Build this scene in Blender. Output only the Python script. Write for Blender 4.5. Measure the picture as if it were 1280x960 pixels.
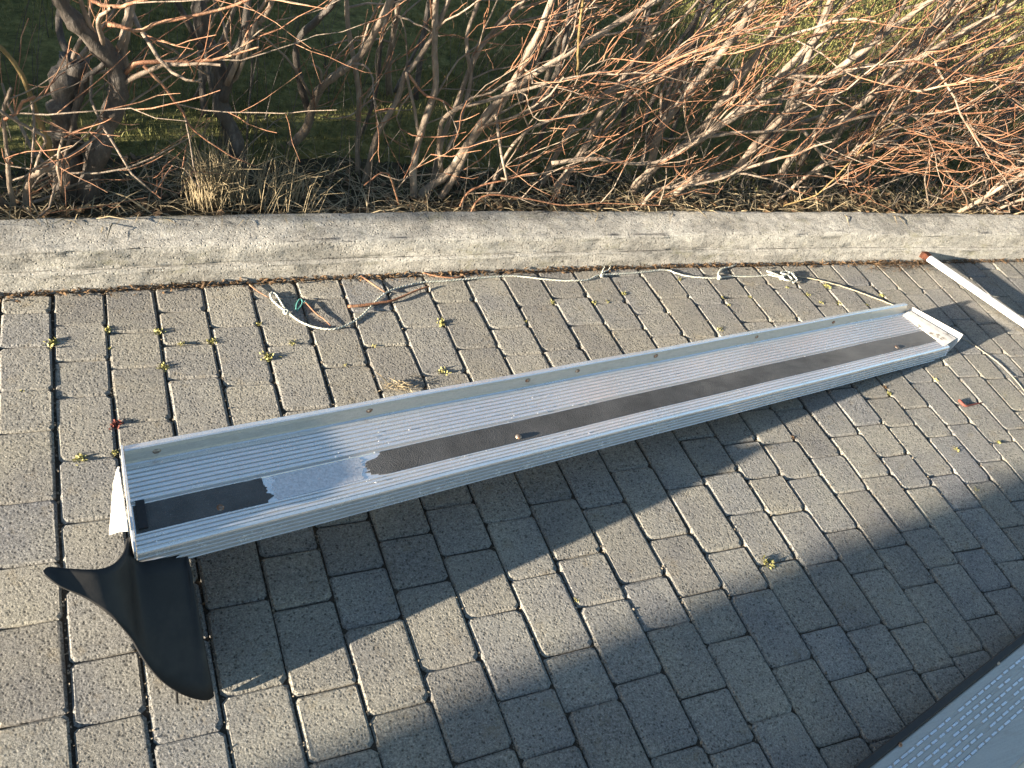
import bpy, math, random
import numpy as np
from mathutils import Vector, Matrix

# ------------------------------------------------------------------ camera, sky, sun, exposure
S = bpy.context.scene
for o in list(bpy.data.objects): bpy.data.objects.remove(o)
COL = S.collection
PITCH, ROLL, YAW = 0.846872425, 0.319378218, -0.584911042
CAM = np.array([0.102553828, 0.0, 1.86787348]); FPX = 1142.62767
def _rz(a): return np.array([[math.cos(a), -math.sin(a), 0], [math.sin(a), math.cos(a), 0], [0, 0, 1]])
_rx = np.array([[1, 0, 0], [0, math.cos(PITCH), -math.sin(PITCH)], [0, math.sin(PITCH), math.cos(PITCH)]])
RC = _rz(YAW) @ _rx @ _rz(ROLL)
cd = bpy.data.cameras.new('camera'); cam = bpy.data.objects.new('camera', cd); COL.objects.link(cam)
M4 = np.eye(4); M4[:3, :3] = RC; M4[:3, 3] = CAM
cam.matrix_world = Matrix(M4.tolist())
cd.sensor_width = 36.0; cd.lens = FPX / 1280 * 36.0; cd.clip_start = 0.05; cd.clip_end = 500
S.camera = cam
S.render.resolution_x = 1024; S.render.resolution_y = 768

SUN_AZ, SUN_EL = 8.0, 8.5            # direction the light travels (from +x towards +y), height of the sun
W = bpy.data.worlds.new('World'); S.world = W; W.use_nodes = True
nt = W.node_tree; nt.nodes.clear()
sky = nt.nodes.new('ShaderNodeTexSky'); sky.sky_type = 'NISHITA'; sky.sun_disc = False
sky.sun_elevation = math.radians(SUN_EL); sky.sun_rotation = math.radians(270 - SUN_AZ)
sky.air_density = 1.0; sky.dust_density = 0.6; sky.ozone_density = 1.6
bg = nt.nodes.new('ShaderNodeBackground'); bg.inputs[1].default_value = 0.058
wo = nt.nodes.new('ShaderNodeOutputWorld')
nt.links.new(sky.outputs[0], bg.inputs[0]); nt.links.new(bg.outputs[0], wo.inputs[0])
sd = bpy.data.lights.new('sun', 'SUN'); sun = bpy.data.objects.new('sun', sd); COL.objects.link(sun)
sd.energy = 5.0; sd.angle = math.radians(0.53); sd.color = (1.0, 0.865, 0.69)
_a, _e = math.radians(SUN_AZ), math.radians(SUN_EL)
LDIR = Vector((math.cos(_a) * math.cos(_e), math.sin(_a) * math.cos(_e), -math.sin(_e)))
sun.rotation_euler = LDIR.to_track_quat('-Z', 'Y').to_euler(); sun.location = (-6, -1, 5)
S.view_settings.view_transform = 'Standard'; S.view_settings.look = 'None'
S.view_settings.exposure = 2.62; S.view_settings.gamma = 1.0

# ------------------------------------------------------------------ helpers
def ray(u, v): return RC @ np.array([(u - 640) / FPX, -(v - 480) / FPX, -1.0])
def at(u, v, z=0.0):
    d = ray(u, v); return CAM + d * ((z - CAM[2]) / d[2])
def aty(u, v, y):
    d = ray(u, v); return CAM + d * ((y - CAM[1]) / d[1])
def project(p):
    c = RC.T @ (np.asarray(p, float) - CAM); return 640 - FPX * c[0] / c[2], 480 + FPX * c[1] / c[2], -c[2]

def mesh_obj(name, verts, faces, mat=None, parent=None, smooth=False, link=True):
    me = bpy.data.meshes.new(name)
    me.from_pydata([tuple(map(float, v)) for v in verts], [], [tuple(map(int, f)) for f in faces])
    me.update()
    if smooth: me.polygons.foreach_set('use_smooth', [True] * len(me.polygons))
    if mat: me.materials.append(mat)
    o = bpy.data.objects.new(name, me)
    COL.objects.link(o)
    if parent: o.parent = parent
    return o
def empty(name, loc=(0, 0, 0)):
    o = bpy.data.objects.new(name, None); COL.objects.link(o); o.location = loc; o.empty_display_size = 0.05; return o
def tag(o, label=None, cat=None, group=None, kind=None):
    if label: o['label'] = label
    if cat: o['category'] = cat
    if group: o['group'] = group
    if kind: o['kind'] = kind
    return o
def local(o, pts):
    l = np.array(o.location); return [np.asarray(p, float) - l for p in pts]

class Mesh:
    def __init__(s): s.v = []; s.f = []
    def add(s, v, f):
        n = len(s.v); s.v.extend(v); s.f.extend([tuple(i + n for i in q) for q in f])
    def build(s, name, mat, parent=None, smooth=False):
        off = np.array(parent.location) if parent is not None else np.zeros(3)
        return mesh_obj(name, [np.asarray(p) - off for p in s.v], s.f, mat, parent, smooth)
def box(m, c, ax, ay, az):
    c, ax, ay, az = map(lambda q: np.asarray(q, float), (c, ax, ay, az))
    v = [c + i * ax + j * ay + k * az for k in (-1, 1) for j in (-1, 1) for i in (-1, 1)]
    m.add(v, [(0, 2, 3, 1), (4, 5, 7, 6), (0, 1, 5, 4), (2, 6, 7, 3), (0, 4, 6, 2), (1, 3, 7, 5)])
def tube(m, pts, radii, n=5, cap=True):
    pts = np.asarray(pts, float); k = len(pts)
    t = np.gradient(pts, axis=0); t /= (np.linalg.norm(t, axis=1)[:, None] + 1e-12)
    ref = np.array([0.31, -0.52, 0.79]); 
    if abs(t[0] @ ref) > .95: ref = np.array([1.0, 0, 0])
    a = np.cross(t, ref); a /= (np.linalg.norm(a, axis=1)[:, None] + 1e-12); b = np.cross(t, a)
    an = np.arange(n) * 2 * math.pi / n
    ring = pts[:, None, :] + np.asarray(radii, float)[:, None, None] * (np.cos(an)[None, :, None] * a[:, None, :] + np.sin(an)[None, :, None] * b[:, None, :])
    f = [(i * n + j, i * n + (j + 1) % n, (i + 1) * n + (j + 1) % n, (i + 1) * n + j) for i in range(k - 1) for j in range(n)]
    if cap: f += [tuple(range(n))[::-1], tuple((k - 1) * n + j for j in range(n))]
    m.add(list(ring.reshape(-1, 3)), f)
def spline(pts, n=8):
    p = np.asarray(pts, float); p = np.vstack([2 * p[0] - p[1], p, 2 * p[-1] - p[-2]]); out = []
    for i in range(1, len(p) - 2):
        for t in np.linspace(0, 1, n, endpoint=False):
            a, b, c, d = p[i - 1:i + 3]
            out.append(.5 * ((2 * b) + (c - a) * t + (2 * a - 5 * b + 4 * c - d) * t * t + (3 * b - a - 3 * c + d) * t ** 3))
    out.append(p[-2]); return np.array(out)

# ------------------------------------------------------------------ materials
class NT:
    def __init__(s, name):
        s.m = bpy.data.materials.new(name); s.m.use_nodes = True; s.t = s.m.node_tree; s.t.nodes.clear()
        s.o = s.t.nodes.new('ShaderNodeOutputMaterial'); s.p = s.t.nodes.new('ShaderNodeBsdfPrincipled')
        s.t.links.new(s.p.outputs[0], s.o.inputs[0])
    def n(s, ty, **k):
        d = s.t.nodes.new('ShaderNode' + ty)
        for a, b in k.items():
            if a in d.inputs.keys(): s.set(d.inputs[a], b)
            else: setattr(d, a, b)
        return d
    def set(s, i, v):
        if isinstance(v, bpy.types.NodeSocket): s.t.links.new(v, i)
        elif isinstance(v, tuple) and len(v) == 3 and i.type == 'RGBA': i.default_value = (*v, 1)
        else: i.default_value = v
    def math(s, op, a, b=0.0):
        d = s.t.nodes.new('ShaderNodeMath'); d.operation = op; s.set(d.inputs[0], a); s.set(d.inputs[1], b); return d.outputs[0]
    def mix(s, f, a, b, blend='MIX'):
        d = s.t.nodes.new('ShaderNodeMix'); d.data_type = 'RGBA'; d.blend_type = blend
        s.set(d.inputs[0], f); s.set(d.inputs[6], a); s.set(d.inputs[7], b); return d.outputs[2]
    def ramp(s, f, stops):
        d = s.t.nodes.new('ShaderNodeValToRGB'); s.set(d.inputs[0], f); e = d.color_ramp.elements
        while len(e) < len(stops): e.new(0.5)
        for k, (p, c) in zip(e, stops): k.position = p; k.color = (*c, 1) if isinstance(c, tuple) else (c, c, c, 1)
        return d.outputs[0]
    def noise(s, vec, scale, detail=3, rough=.6, dist=0.0):
        d = s.n('TexNoise'); s.set(d.inputs['Vector'], vec)
        d.inputs['Scale'].default_value = scale; d.inputs['Detail'].default_value = detail
        d.inputs['Roughness'].default_value = rough; d.inputs['Distortion'].default_value = dist; return d.outputs[0]
    def vor(s, vec, scale, out=0, feature='F1'):
        d = s.n('TexVoronoi'); d.feature = feature; s.set(d.inputs['Vector'], vec); d.inputs['Scale'].default_value = scale; return d.outputs[out]
    def bump(s, h, strength, dist, normal=None):
        d = s.n('Bump'); d.inputs['Strength'].default_value = strength; d.inputs['Distance'].default_value = dist
        s.set(d.inputs['Height'], h)
        if normal is not None: s.set(d.inputs['Normal'], normal)
        return d.outputs[0]
    def obj(s, rnd=True):
        tc = s.n('TexCoord').outputs['Object']
        if not rnd: return tc
        r = s.n('ObjectInfo').outputs['Random']
        d = s.t.nodes.new('ShaderNodeVectorMath'); d.operation = 'ADD'; s.set(d.inputs[0], tc)
        c = s.n('CombineXYZ'); s.set(c.inputs[0], s.math('MULTIPLY', r, 37.0)); s.set(c.inputs[1], s.math('MULTIPLY', r, 91.0)); s.set(c.inputs[2], s.math('MULTIPLY', r, 13.0))
        s.set(d.inputs[1], c.outputs[0]); return d.outputs[0]
    def geo(s): return s.n('NewGeometry').outputs['Position']
    def scale(s, vec, xyz):
        d = s.n('Mapping'); s.set(d.inputs[0], vec); d.inputs['Scale'].default_value = xyz; return d.outputs[0]
    def out(s, **k):
        for a, b in k.items(): s.set(s.p.inputs[a.replace('_', ' ')], b)
        return s.m

def mat_paver():
    n = NT('paver_concrete'); pos = n.geo(); v = n.obj(False)
    r = n.n('ObjectInfo').outputs['Random']
    fine = n.noise(pos, 210, 5, .8); mid = n.noise(pos, 75, 4, .7); big = n.noise(pos, 5.5, 3, .6)
    pit = n.vor(pos, 115)
    body = n.ramp(r, [(0.0, (.205, .200, .184)), (.35, (.248, .240, .210)), (.6, (.225, .224, .212)), (.85, (.268, .260, .228)), (1.0, (.215, .218, .216))])
    grain = n.ramp(fine, [(.30, .38), (.48, .92), (.68, 1.75)])
    c = n.mix(1.0, body, grain, 'MULTIPLY')
    c = n.mix(1.0, c, n.ramp(mid, [(.3, .78), (.7, 1.18)]), 'MULTIPLY')
    c = n.mix(1.0, c, n.ramp(big, [(.3, (.80, .80, .84)), (.7, (1.14, 1.11, 1.04))]), 'MULTIPLY')
    c = n.mix(1.0, c, n.ramp(n.math('ADD', n.math('MULTIPLY', pit, .7), n.math('MULTIPLY', mid, .6)), [(.36, .38), (.52, 1.0)]), 'MULTIPLY')
    c = n.mix(n.ramp(n.noise(pos, 320, 2, .5), [(.66, 0.0), (.74, 1.0)]), c, (.46, .44, .40))
    st = n.noise(pos, 14, 4, .7)
    c = n.mix(n.math('MULTIPLY', n.ramp(st, [(.58, 0.0), (.72, 1.0)]), .5), c, (.20, .165, .11))
    h = n.math('ADD', n.math('MULTIPLY', fine, .75), n.math('ADD', n.math('MULTIPLY', n.ramp(pit, [(.05, 0.0), (.45, 1.0)]), .5), n.math('MULTIPLY', mid, .9)))
    return n.out(Base_Color=c, Roughness=.92, Specular_IOR_Level=.25, Normal=n.bump(h, 1.0, .0070))
def mat_kerb():
    n = NT('kerb_concrete'); pos = n.geo()
    fine = n.noise(pos, 170, 4, .75); mid = n.noise(pos, 38, 5, .75); big = n.noise(n.scale(pos, (1, 1.5, 2.2)), 4.5, 5, .7)
    c = n.ramp(big, [(.3, (.22, .212, .19)), (.5, (.37, .357, .32)), (.7, (.50, .485, .435))])
    c = n.mix(1.0, c, n.ramp(mid, [(.3, .70), (.55, 1.0), (.75, 1.14)]), 'MULTIPLY')
    c = n.mix(1.0, c, n.ramp(fine, [(.3, .45), (.52, 1.0), (.72, 1.4)]), 'MULTIPLY')
    c = n.mix(1.0, c, n.ramp(n.math('ADD', n.vor(pos, 75), n.math('MULTIPLY', mid, .5)), [(.36, .40), (.50, 1.0)]), 'MULTIPLY')
    moss = n.noise(n.scale(pos, (1, 1, 2)), 7, 4, .75)
    c = n.mix(n.math('MULTIPLY', n.ramp(moss, [(.55, 0.0), (.7, 1.0)]), .45), c, (.20, .19, .10))
    drip = n.noise(n.scale(pos, (14, .8, .8)), 2.2, 3, .6)
    c = n.mix(n.math('MULTIPLY', n.ramp(drip, [(.60, 0.0), (.70, 1.0)]), .35), c, (.17, .16, .14))
    pit = n.ramp(n.vor(pos, 60), [(.06, 0.0), (.22, 1.0)])
    h = n.math('ADD', n.math('ADD', n.math('MULTIPLY', fine, .8), n.math('MULTIPLY', mid, .8)), n.math('MULTIPLY', pit, .9))
    return n.out(Base_Color=c, Roughness=.95, Specular_IOR_Level=.2, Normal=n.bump(h, 1.0, .0055))
def mat_ground(name, a, b, c2, s=30, bumpd=.01):
    n = NT(name); pos = n.geo()
    x = n.noise(pos, s, 5, .7); y = n.noise(pos, 2.5, 3, .6)
    c = n.ramp(x, [(.3, a), (.55, b), (.75, c2)])
    c = n.mix(1.0, c, n.ramp(y, [(.3, .7), (.7, 1.25)]), 'MULTIPLY')
    return n.out(Base_Color=c, Roughness=1.0, Specular_IOR_Level=.1, Normal=n.bump(x, 1.0, bumpd))
def mat_alu(name='weathered_aluminium', rough=.23, base=(.92, .905, .885), metal=.68):
    n = NT(name); v = n.n('TexCoord').outputs['Object']
    st = n.noise(n.scale(v, (2.0, 60, 60)), 4.0, 4, .65); blot = n.noise(v, 9, 4, .65); fine = n.noise(v, 320, 3, .7)
    c = n.mix(1.0, base, n.ramp(st, [(.3, .90), (.7, 1.08)]), 'MULTIPLY')
    c = n.mix(1.0, c, n.ramp(fine, [(.3, .88), (.7, 1.08)]), 'MULTIPLY')
    dirt = n.ramp(n.noise(n.scale(v, (1, 2.5, 2.5)), 11, 5, .75), [(.56, 0.0), (.74, 1.0)])
    c = n.mix(n.math('MULTIPLY', dirt, .35), c, (.24, .21, .16))
    ro = n.math('ADD', n.math('MULTIPLY', n.ramp(blot, [(.3, 0.0), (.7, 1.0)]), .14), n.math('ADD', n.math('MULTIPLY', dirt, .22), rough - .07))
    me = n.math('SUBTRACT', metal, n.math('MULTIPLY', dirt, .3))
    return n.out(Base_Color=c, Metallic=me, Roughness=ro, Normal=n.bump(fine, .12, .0003))
def mat_simple(name, col, rough=.6, metal=0.0, ns=40, var=.25, bump=.0006, spec=.4, col2=None, thr=(.5, .7)):
    n = NT(name); v = n.n('TexCoord').outputs['Object']
    x = n.noise(v, ns, 4, .7)
    c = n.mix(1.0, col, n.ramp(x, [(.3, 1 - var), (.7, 1 + var)]), 'MULTIPLY')
    if col2:
        y = n.noise(v, ns * .4, 4, .7); c = n.mix(n.ramp(y, [(thr[0], 0.0), (thr[1], 1.0)]), c, col2)
    return n.out(Base_Color=c, Roughness=rough, Metallic=metal, Specular_IOR_Level=spec, Normal=n.bump(x, 1.0, bump))
def mat_grit():
    n = NT('black_grit_tape'); v = n.n('TexCoord').outputs['Object']
    f = n.noise(v, 420, 3, .7); b = n.noise(v, 7, 4, .7); sp = n.vor(v, 330)
    c = n.mix(1.0, (.062, .061, .060), n.ramp(b, [(.3, .65), (.7, 1.5)]), 'MULTIPLY')
    c = n.mix(n.ramp(f, [(.60, 0.0), (.75, 1.0)]), c, (.22, .215, .205))
    wx = n.n('SeparateXYZ'); n.set(wx.inputs[0], v); wr = n.math('ADD', n.math('MULTIPLY', wx.outputs[0], .33), n.math('MULTIPLY', n.noise(n.scale(v, (1, 3, 3)), 5, 4, .7), .9))
    c = n.mix(n.math('MULTIPLY', n.ramp(wr, [(-.02 + .02, 0.0), (.42, 1.0)]), .85), c, (.17, .165, .155))  # greyer towards the grounded end: wear, with the sunlit tone painted in
    return n.out(Base_Color=c, Roughness=.75, Specular_IOR_Level=.45, Normal=n.bump(n.math('ADD', f, sp), 1.0, .0009))
def mat_bark(name, stops, ns=35):
    n = NT(name); pos = n.geo()
    x = n.noise(n.scale(pos, (1.6, 1.6, .55)), ns, 5, .75); y = n.noise(pos, 9, 3, .6)
    c = n.ramp(n.math('ADD', n.math('MULTIPLY', x, .6), n.math('MULTIPLY', y, .4)), stops)
    return n.out(Base_Color=c, Roughness=.62, Specular_IOR_Level=.35, Normal=n.bump(x, 1.0, .009))
def mat_blade(name, stops):
    n = NT(name); pos = n.geo(); x = n.noise(pos, 40, 2, .6); y = n.noise(pos, 1.6, 3, .6)
    c = n.ramp(n.math('ADD', n.math('MULTIPLY', x, .45), n.math('MULTIPLY', y, .55)), stops)
    return n.out(Base_Color=c, Roughness=.7, Specular_IOR_Level=.25)

M = dict(
    flange=mat_alu('grimy_dimmed_aluminium', .42, (.52, .495, .45), .5),  # brownish grime, with the flange's dimmer reflection painted into the tone
    crumb=mat_blade('sandy_crumbs', [(.3, (.07, .058, .042)), (.5, (.16, .135, .10)), (.7, (.28, .24, .18))]),
    groove=mat_alu('shaded_groove_aluminium', .5, (.44, .42, .385), .3),  # darker metal paints in the shade of the grooves between ribs
    alu3=mat_alu('dull_aluminium', .45, (.40, .385, .355), .45),
    paver=mat_paver(), kerb=mat_kerb(), alu=mat_alu(), alu2=mat_alu('bright_aluminium', .28, (.70, .70, .71), .8),
    sand=mat_ground('joint_sand', (.035, .030, .024), (.075, .063, .048), (.14, .118, .088), 220, .004),
    soil=mat_ground('leafy_soil', (.025, .022, .015), (.055, .048, .030), (.10, .085, .055), 26, .03),
    lawn=mat_ground('lawn_moss', (.055, .055, .022), (.14, .135, .048), (.26, .235, .095), 22, .05),
    white=mat_simple('white_painted_plastic', (.50, .485, .45), .5, 0, 45, .14, .001, .4, (.20, .175, .14), (.60, .66)),
    pole=mat_simple('white_painted_steel', (.80, .80, .79), .38, 0, 30, .05, .0004, .5, (.55, .50, .42), (.66, .75)),
    rust=mat_simple('rust', (.085, .032, .019), .95, 0, 160, .7, .006, .1, (.030, .015, .011), (.40, .58)),
    black=mat_simple('black_plastic', (.010, .010, .0105), .55, 0, 14, .3, .0012, .35, (.030, .028, .025), (.50, .75)),
    trim=mat_simple('black_rubber_trim', (.018, .018, .020), .6, 0, 120, .2, .0006, .35),
    grit=mat_grit(),
    glue=mat_simple('grey_glue_residue', (.62, .62, .63), .42, .6, 160, .25, .0012, .4),
    bolt=mat_simple('bolt_steel', (.34, .30, .25), .5, .8, 120, .4, .001, .5, (.20, .09, .045), (.42, .6)),
    rope=mat_simple('white_nylon_rope', (.50, .50, .45), .8, 0, 260, .25, .0012, .25, (.34, .36, .28), (.46, .62)),
    cord=mat_simple('pale_cord', (.36, .32, .23), .8, 0, 260, .25, .0008, .25),
    teal=mat_simple('teal_twine', (.08, .24, .22), .8, 0, 200, .3, .0008, .2),
    bark_dark=mat_bark('dark_bark', [(.3, (.030, .026, .022)), (.5, (.075, .063, .053)), (.7, (.20, .175, .15))]),
    bark=mat_bark('grey_brown_bark', [(.3, (.085, .064, .050)), (.5, (.215, .165, .122)), (.70, (.38, .32, .25))]),
    twig=mat_bark('reddish_twig_bark', [(.3, (.11, .042, .022)), (.5, (.25, .120, .065)), (.7, (.42, .28, .175))], 24),
    twig2=mat_bark('olive_twig_bark', [(.3, (.11, .075, .03)), (.55, (.24, .17, .07)), (.75, (.34, .26, .13))], 55),
    wood=mat_bark('cut_wood', [(.3, (.05, .04, .03)), (.6, (.12, .095, .07)), (.8, (.2, .16, .12))], 80),
    straw=mat_blade('dry_straw', [(.3, (.12, .095, .060)), (.5, (.26, .21, .13)), (.7, (.40, .33, .21))]),
    blade=mat_blade('winter_grass', [(.30, (.065, .070, .024)), (.45, (.115, .120, .036)), (.58, (.18, .165, .058)), (.72, (.30, .25, .12))]),
    moss=mat_blade('yellow_green_moss', [(.3, (.13, .13, .045)), (.5, (.27, .255, .095)), (.7, (.42, .38, .18))]),
    redmoss=mat_blade('red_moss', [(.3, (.08, .022, .018)), (.6, (.17, .055, .042))]),
    litter=mat_blade('brown_leaf_litter', [(.3, (.05, .032, .018)), (.5, (.12, .075, .040)), (.7, (.21, .135, .075))]),
    brick=mat_simple('rendered_wall', (.42, .40, .36), .9, 0, 20, .15, .003, .2),
    roof=mat_simple('dark_roof', (.06, .055, .05), .9, 0, 20, .2, .003, .2),
)

# ------------------------------------------------------------------ ground: paving
WC = np.array([[0.030109, 0.128935], [-0.043477, -0.08277], [0.015229, 0.079446], [0.002311, -0.024993], [-0.000732, 0.001898], [-0.047776, -0.056992], [0.021807, 0.011411], [-0.016869, 0.009753], [0.001707, -0.000373], [0.052429, 0.043527], [0.009866, -0.025838], [-0.001192, 0.000153], [-0.025299, -0.003767], [0.000514, 0.002391], [0.001804, -7.1e-05]])  # fitted offsets that carry lens distortion into the paver positions
def lens_warp(x, y):
    """shifts paving points by the fitted lens distortion, so rows bend slightly"""
    a, b = min(max(x, -.25), 4.4), min(max(y, .1), 2.35)
    k = np.array([a ** i * b ** j for i in range(5) for j in range(5 - i)])
    d = k @ WC; return x + d[0], y + d[1]
KERB = [(-14, 2.05), (-6, 2.18), (-3, 2.24), (-1.2, 2.275), (-.118, 2.297), (.307, 2.309), (.796, 2.319), (1.422, 2.319), (2.201, 2.311), (3.05, 2.29), (4.123, 2.256), (6, 2.17), (9, 2.0), (14, 1.7)]
def kerb_y(x): return float(np.interp(x, [k[0] for k in KERB], [k[1] for k in KERB]))

bed = mesh_obj('driveway_bed', [(-40, -40, -.009), (40, -40, -.009), (40, 2.6, -.009), (-40, 2.6, -.009)], [(0, 1, 2, 3)], M['sand'])
tag(bed, kind='structure')
paving = empty('paving'); tag(paving, kind='structure')
RW = 0.143
JOINTS = {-1: [0.879, 1.097, 1.246, 1.423, 1.644, 1.956], 0: [0.851, 0.994, 1.17, 1.35, 1.538, 1.752, 1.89], 1: [0.784, 1.645, 1.847, 1.994],
 2: [0.858, 1.069, 1.791, 1.929], 3: [0.678, 0.826, 1.039, 1.183, 1.752, 1.994], 4: [0.75, 0.96, 1.105, 1.9], 5: [0.82, 1.038, 1.181, 1.794, 1.961],
 6: [0.573, 0.714, 0.927, 1.109, 1.254, 1.869, 2.03], 7: [0.648, 0.791, 1.005, 1.185, 1.731, 1.941], 8: [0.497, 0.684, 0.895, 1.04, 1.224, 1.834, 2.057],
 9: [0.606, 0.794, 0.937, 1.183, 1.918], 10: [0.501, 0.721, 0.864, 1.048, 1.291, 1.801, 2.022], 11: [0.393, 0.615, 0.832, 0.974, 1.198, 1.913],
 12: [0.536, 0.681, 0.901, 1.076, 1.228, 1.877, 2.014], 13: [0.504, 0.65, 0.867, 1.05, 1.188, 1.953], 14: [0.618, 0.807, 0.954, 1.163, 1.31, 2.03],
 15: [0.488, 0.721, 0.863, 1.078, 1.225, 1.987], 16: [0.572, 0.758, 0.899, 1.116, 1.298, 1.881, 2.022], 17: [0.635, 0.787, 1.045, 1.185, 1.872, 2.094],
 18: [0.71, 0.925, 1.075, 1.301, 1.443, 2.063], 19: [0.822, 1.017, 1.372, 1.95], 20: [1.087, 1.272, 1.489, 2.05], 21: [1.158, 1.358, 1.565],
 22: [1.204, 1.49, 2.034], 23: [2.0], 24: [1.461]}
SIZES = [.143, .143, .178, .214, .214, .25]
rng = random.Random(5)
def paver_mesh(k, length):
    r = random.Random(100 + k); w = RW - .0055; l = length - .0026
    hx, hy, cr, ch, dp = w / 2, l / 2, .0068, .0054, .0042
    cs = [(-1, -1), (1, -1), (1, 1), (-1, 1)]; ring = []
    for sx, sy in cs:
        c1 = cr * r.uniform(.6, 1.7); a, b = (sx * hx, sy * (hy - c1)), (sx * (hx - c1), sy * hy)
        j = lambda q: (q[0] + r.uniform(-.0016, .0016), q[1] + r.uniform(-.0016, .0016))
        ring += [j(a), j(b)] if sx * sy > 0 else [j(b), j(a)]
    ring = ring[::1]
    top = []; mid = []; bot = []
    for (x, y) in ring:
        c = ch * r.uniform(.7, 1.5); L = math.hypot(x, y)
        top.append((x - math.copysign(c, x), y - math.copysign(c, y), r.uniform(-.0005, .0005)))
        mid.append((x, y, -dp * r.uniform(.8, 1.4))); bot.append((x, y, -.05))
    v = top + mid + bot; n = 8
    # order of ring: bring to counter-clockwise by angle
    order = sorted(range(n), key=lambda i: math.atan2(ring[i][1] * (hx / hy), ring[i][0]))
    f = [tuple(order)]
    for i in range(n):
        a, b = order[i], order[(i + 1) % n]
        f.append((a, n + a, n + b, b)); f.append((n + a, 2 * n + a, 2 * n + b, n + b))
    me = bpy.data.meshes.new('paver'); me.from_pydata(v, [], f); me.update(); me.materials.append(M['paver']); return me
LIB = {}
for li, L in enumerate([.07, .1, .143, .178, .214, .25]): LIB[L] = [paver_mesh(li * 10 + k, L) for k in range(4)]
blocks = []
for row in range(-14, 44):
    js = list(JOINTS.get(row, []))
    if not js: js = [rng.uniform(.9, 1.1)]
    ys = [js[0]]
    for a, b in zip(js, js[1:]):                       # fill what the boards hide
        gap = b - a
        while gap > .30:
            s = rng.choice([q for q in SIZES if gap - q > .12 or abs(gap - q) < .02] or [gap / 2]); ys.append(ys[-1] + s); gap -= s
        ys.append(b)
    while ys[0] > -1.2: ys.insert(0, ys[0] - rng.choice(SIZES))
    while ys[-1] < 2.6: ys.append(ys[-1] + rng.choice(SIZES))
    for a, b in zip(ys, ys[1:]):
        xm = (row + .5) * RW
        x0, y0 = lens_warp(xm, a); x1, y1 = lens_warp(xm, b)
        ky = kerb_y((x0 + x1) / 2) - .012
        if y0 > ky - .03: continue
        if y1 > ky: t = (ky - y0) / (y1 - y0); x1, y1 = x0 + (x1 - x0) * t, ky
        xl, _ = lens_warp(row * RW, (a + b) / 2); xr, _ = lens_warp((row + 1) * RW, (a + b) / 2)
        blocks.append((x0, y0, x1, y1, xr - xl, row))
def seen(b):
    x, y = (b[0] + b[2]) / 2, (b[1] + b[3]) / 2
    u, v, d = project((x, y, 0)); 
    if d < .2 or not (-50 < u < 1330 and 250 < v < 1010): return 0
    return (b[3] - b[1]) * b[4] / d ** 2 * 1e3
blocks.sort(key=seen, reverse=True)
rest = Mesh()
for k, (x0, y0, x1, y1, wd, row) in enumerate(blocks):
    ln = math.hypot(x1 - x0, y1 - y0); L = min(LIB, key=lambda q: abs(q - ln)); me = rng.choice(LIB[L])
    ang = math.atan2(y1 - y0, x1 - x0) - math.pi / 2
    loc = ((x0 + x1) / 2, (y0 + y1) / 2, rng.gauss(0, .0008) + (.002 if row == -1 else 0))
    if row == -1: wd -= .006; 
    mt = Matrix.Translation(loc) @ Matrix.Rotation(ang + rng.gauss(0, .004), 4, 'Z') @ Matrix.Rotation(rng.gauss(0, .0035), 4, 'X') @ Matrix.Rotation(rng.gauss(0, .004), 4, 'Y')
    mt = mt @ Matrix.Diagonal((wd / RW * (1 if k % 2 else -1) * (1 if k % 2 else -1), ln / L, 1, 1))
    if k < 300 and seen((x0, y0, x1, y1, wd, row)) > 0:
        o = bpy.data.objects.new('paver', me); COL.objects.link(o); o.parent = paving; o.matrix_world = mt
    elif x0 < 6.2 and x0 > -2.2:
        rest.add([mt @ v.co for v in me.vertices], [tuple(p.vertices) for p in me.polygons])
o = rest.build('outlying_pavers', M['paver'], paving); o['kind'] = 'stuff'

# ------------------------------------------------------------------ kerb
prof = [(0.0, -.06), (0.0, .0), (.001, .052), (.003, .060), (.012, .063), (.017, .061), (.018, .068), (.019, .112), (.023, .124), (.032, .130), (.060, .134), (.105, .138), (.145, .141), (.163, .138), (.170, .128), (.171, .05), (.171, -.06)]
def resample(pr, k=3):
    out = []
    for a, b in zip(pr, pr[1:]):
        for t in np.linspace(0, 1, k, endpoint=False): out.append((a[0] + (b[0] - a[0]) * t, a[1] + (b[1] - a[1]) * t))
    return out + [pr[-1]]
prof = resample(prof, 3); rk = np.random.RandomState(3)
xs = np.concatenate([np.arange(-14, -1.2, .12), np.arange(-1.2, 5.2, .016), np.arange(5.2, 14, .12)])
def smooth_noise(n, k, amp):
    a = rk.randn(n + 8 * k); ker = np.hanning(2 * k + 1); ker /= ker.sum(); a = np.convolve(a, ker, 'same')[4 * k:4 * k + n]; return a / a.std() * amp
n = len(xs); wob = smooth_noise(n, 30, .0022); wobz = smooth_noise(n, 40, .0022)
v = []
edge = [smooth_noise(n, 2, .0011) + smooth_noise(n, 9, .0013) for _ in prof]
for i, x in enumerate(xs):
    for j, (py, pz) in enumerate(prof):
        e = edge[j][i]; flat = 0 if pz < -.01 else 1
        v.append((x, kerb_y(x) + py + wob[i] + e * flat * .8, pz + (wobz[i] + e * .8) * flat * (1 if pz > .1 else .3)))
m_ = len(prof)
f = [(i * m_ + j, (i + 1) * m_ + j, (i + 1) * m_ + j + 1, i * m_ + j + 1) for i in range(n - 1) for j in range(m_ - 1)]
kerb = mesh_obj('concrete_kerb', v, f, M['kerb'], smooth=True)
tag(kerb, 'long low weathered concrete kerb between the paving and the hedge', 'kerb')

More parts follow.
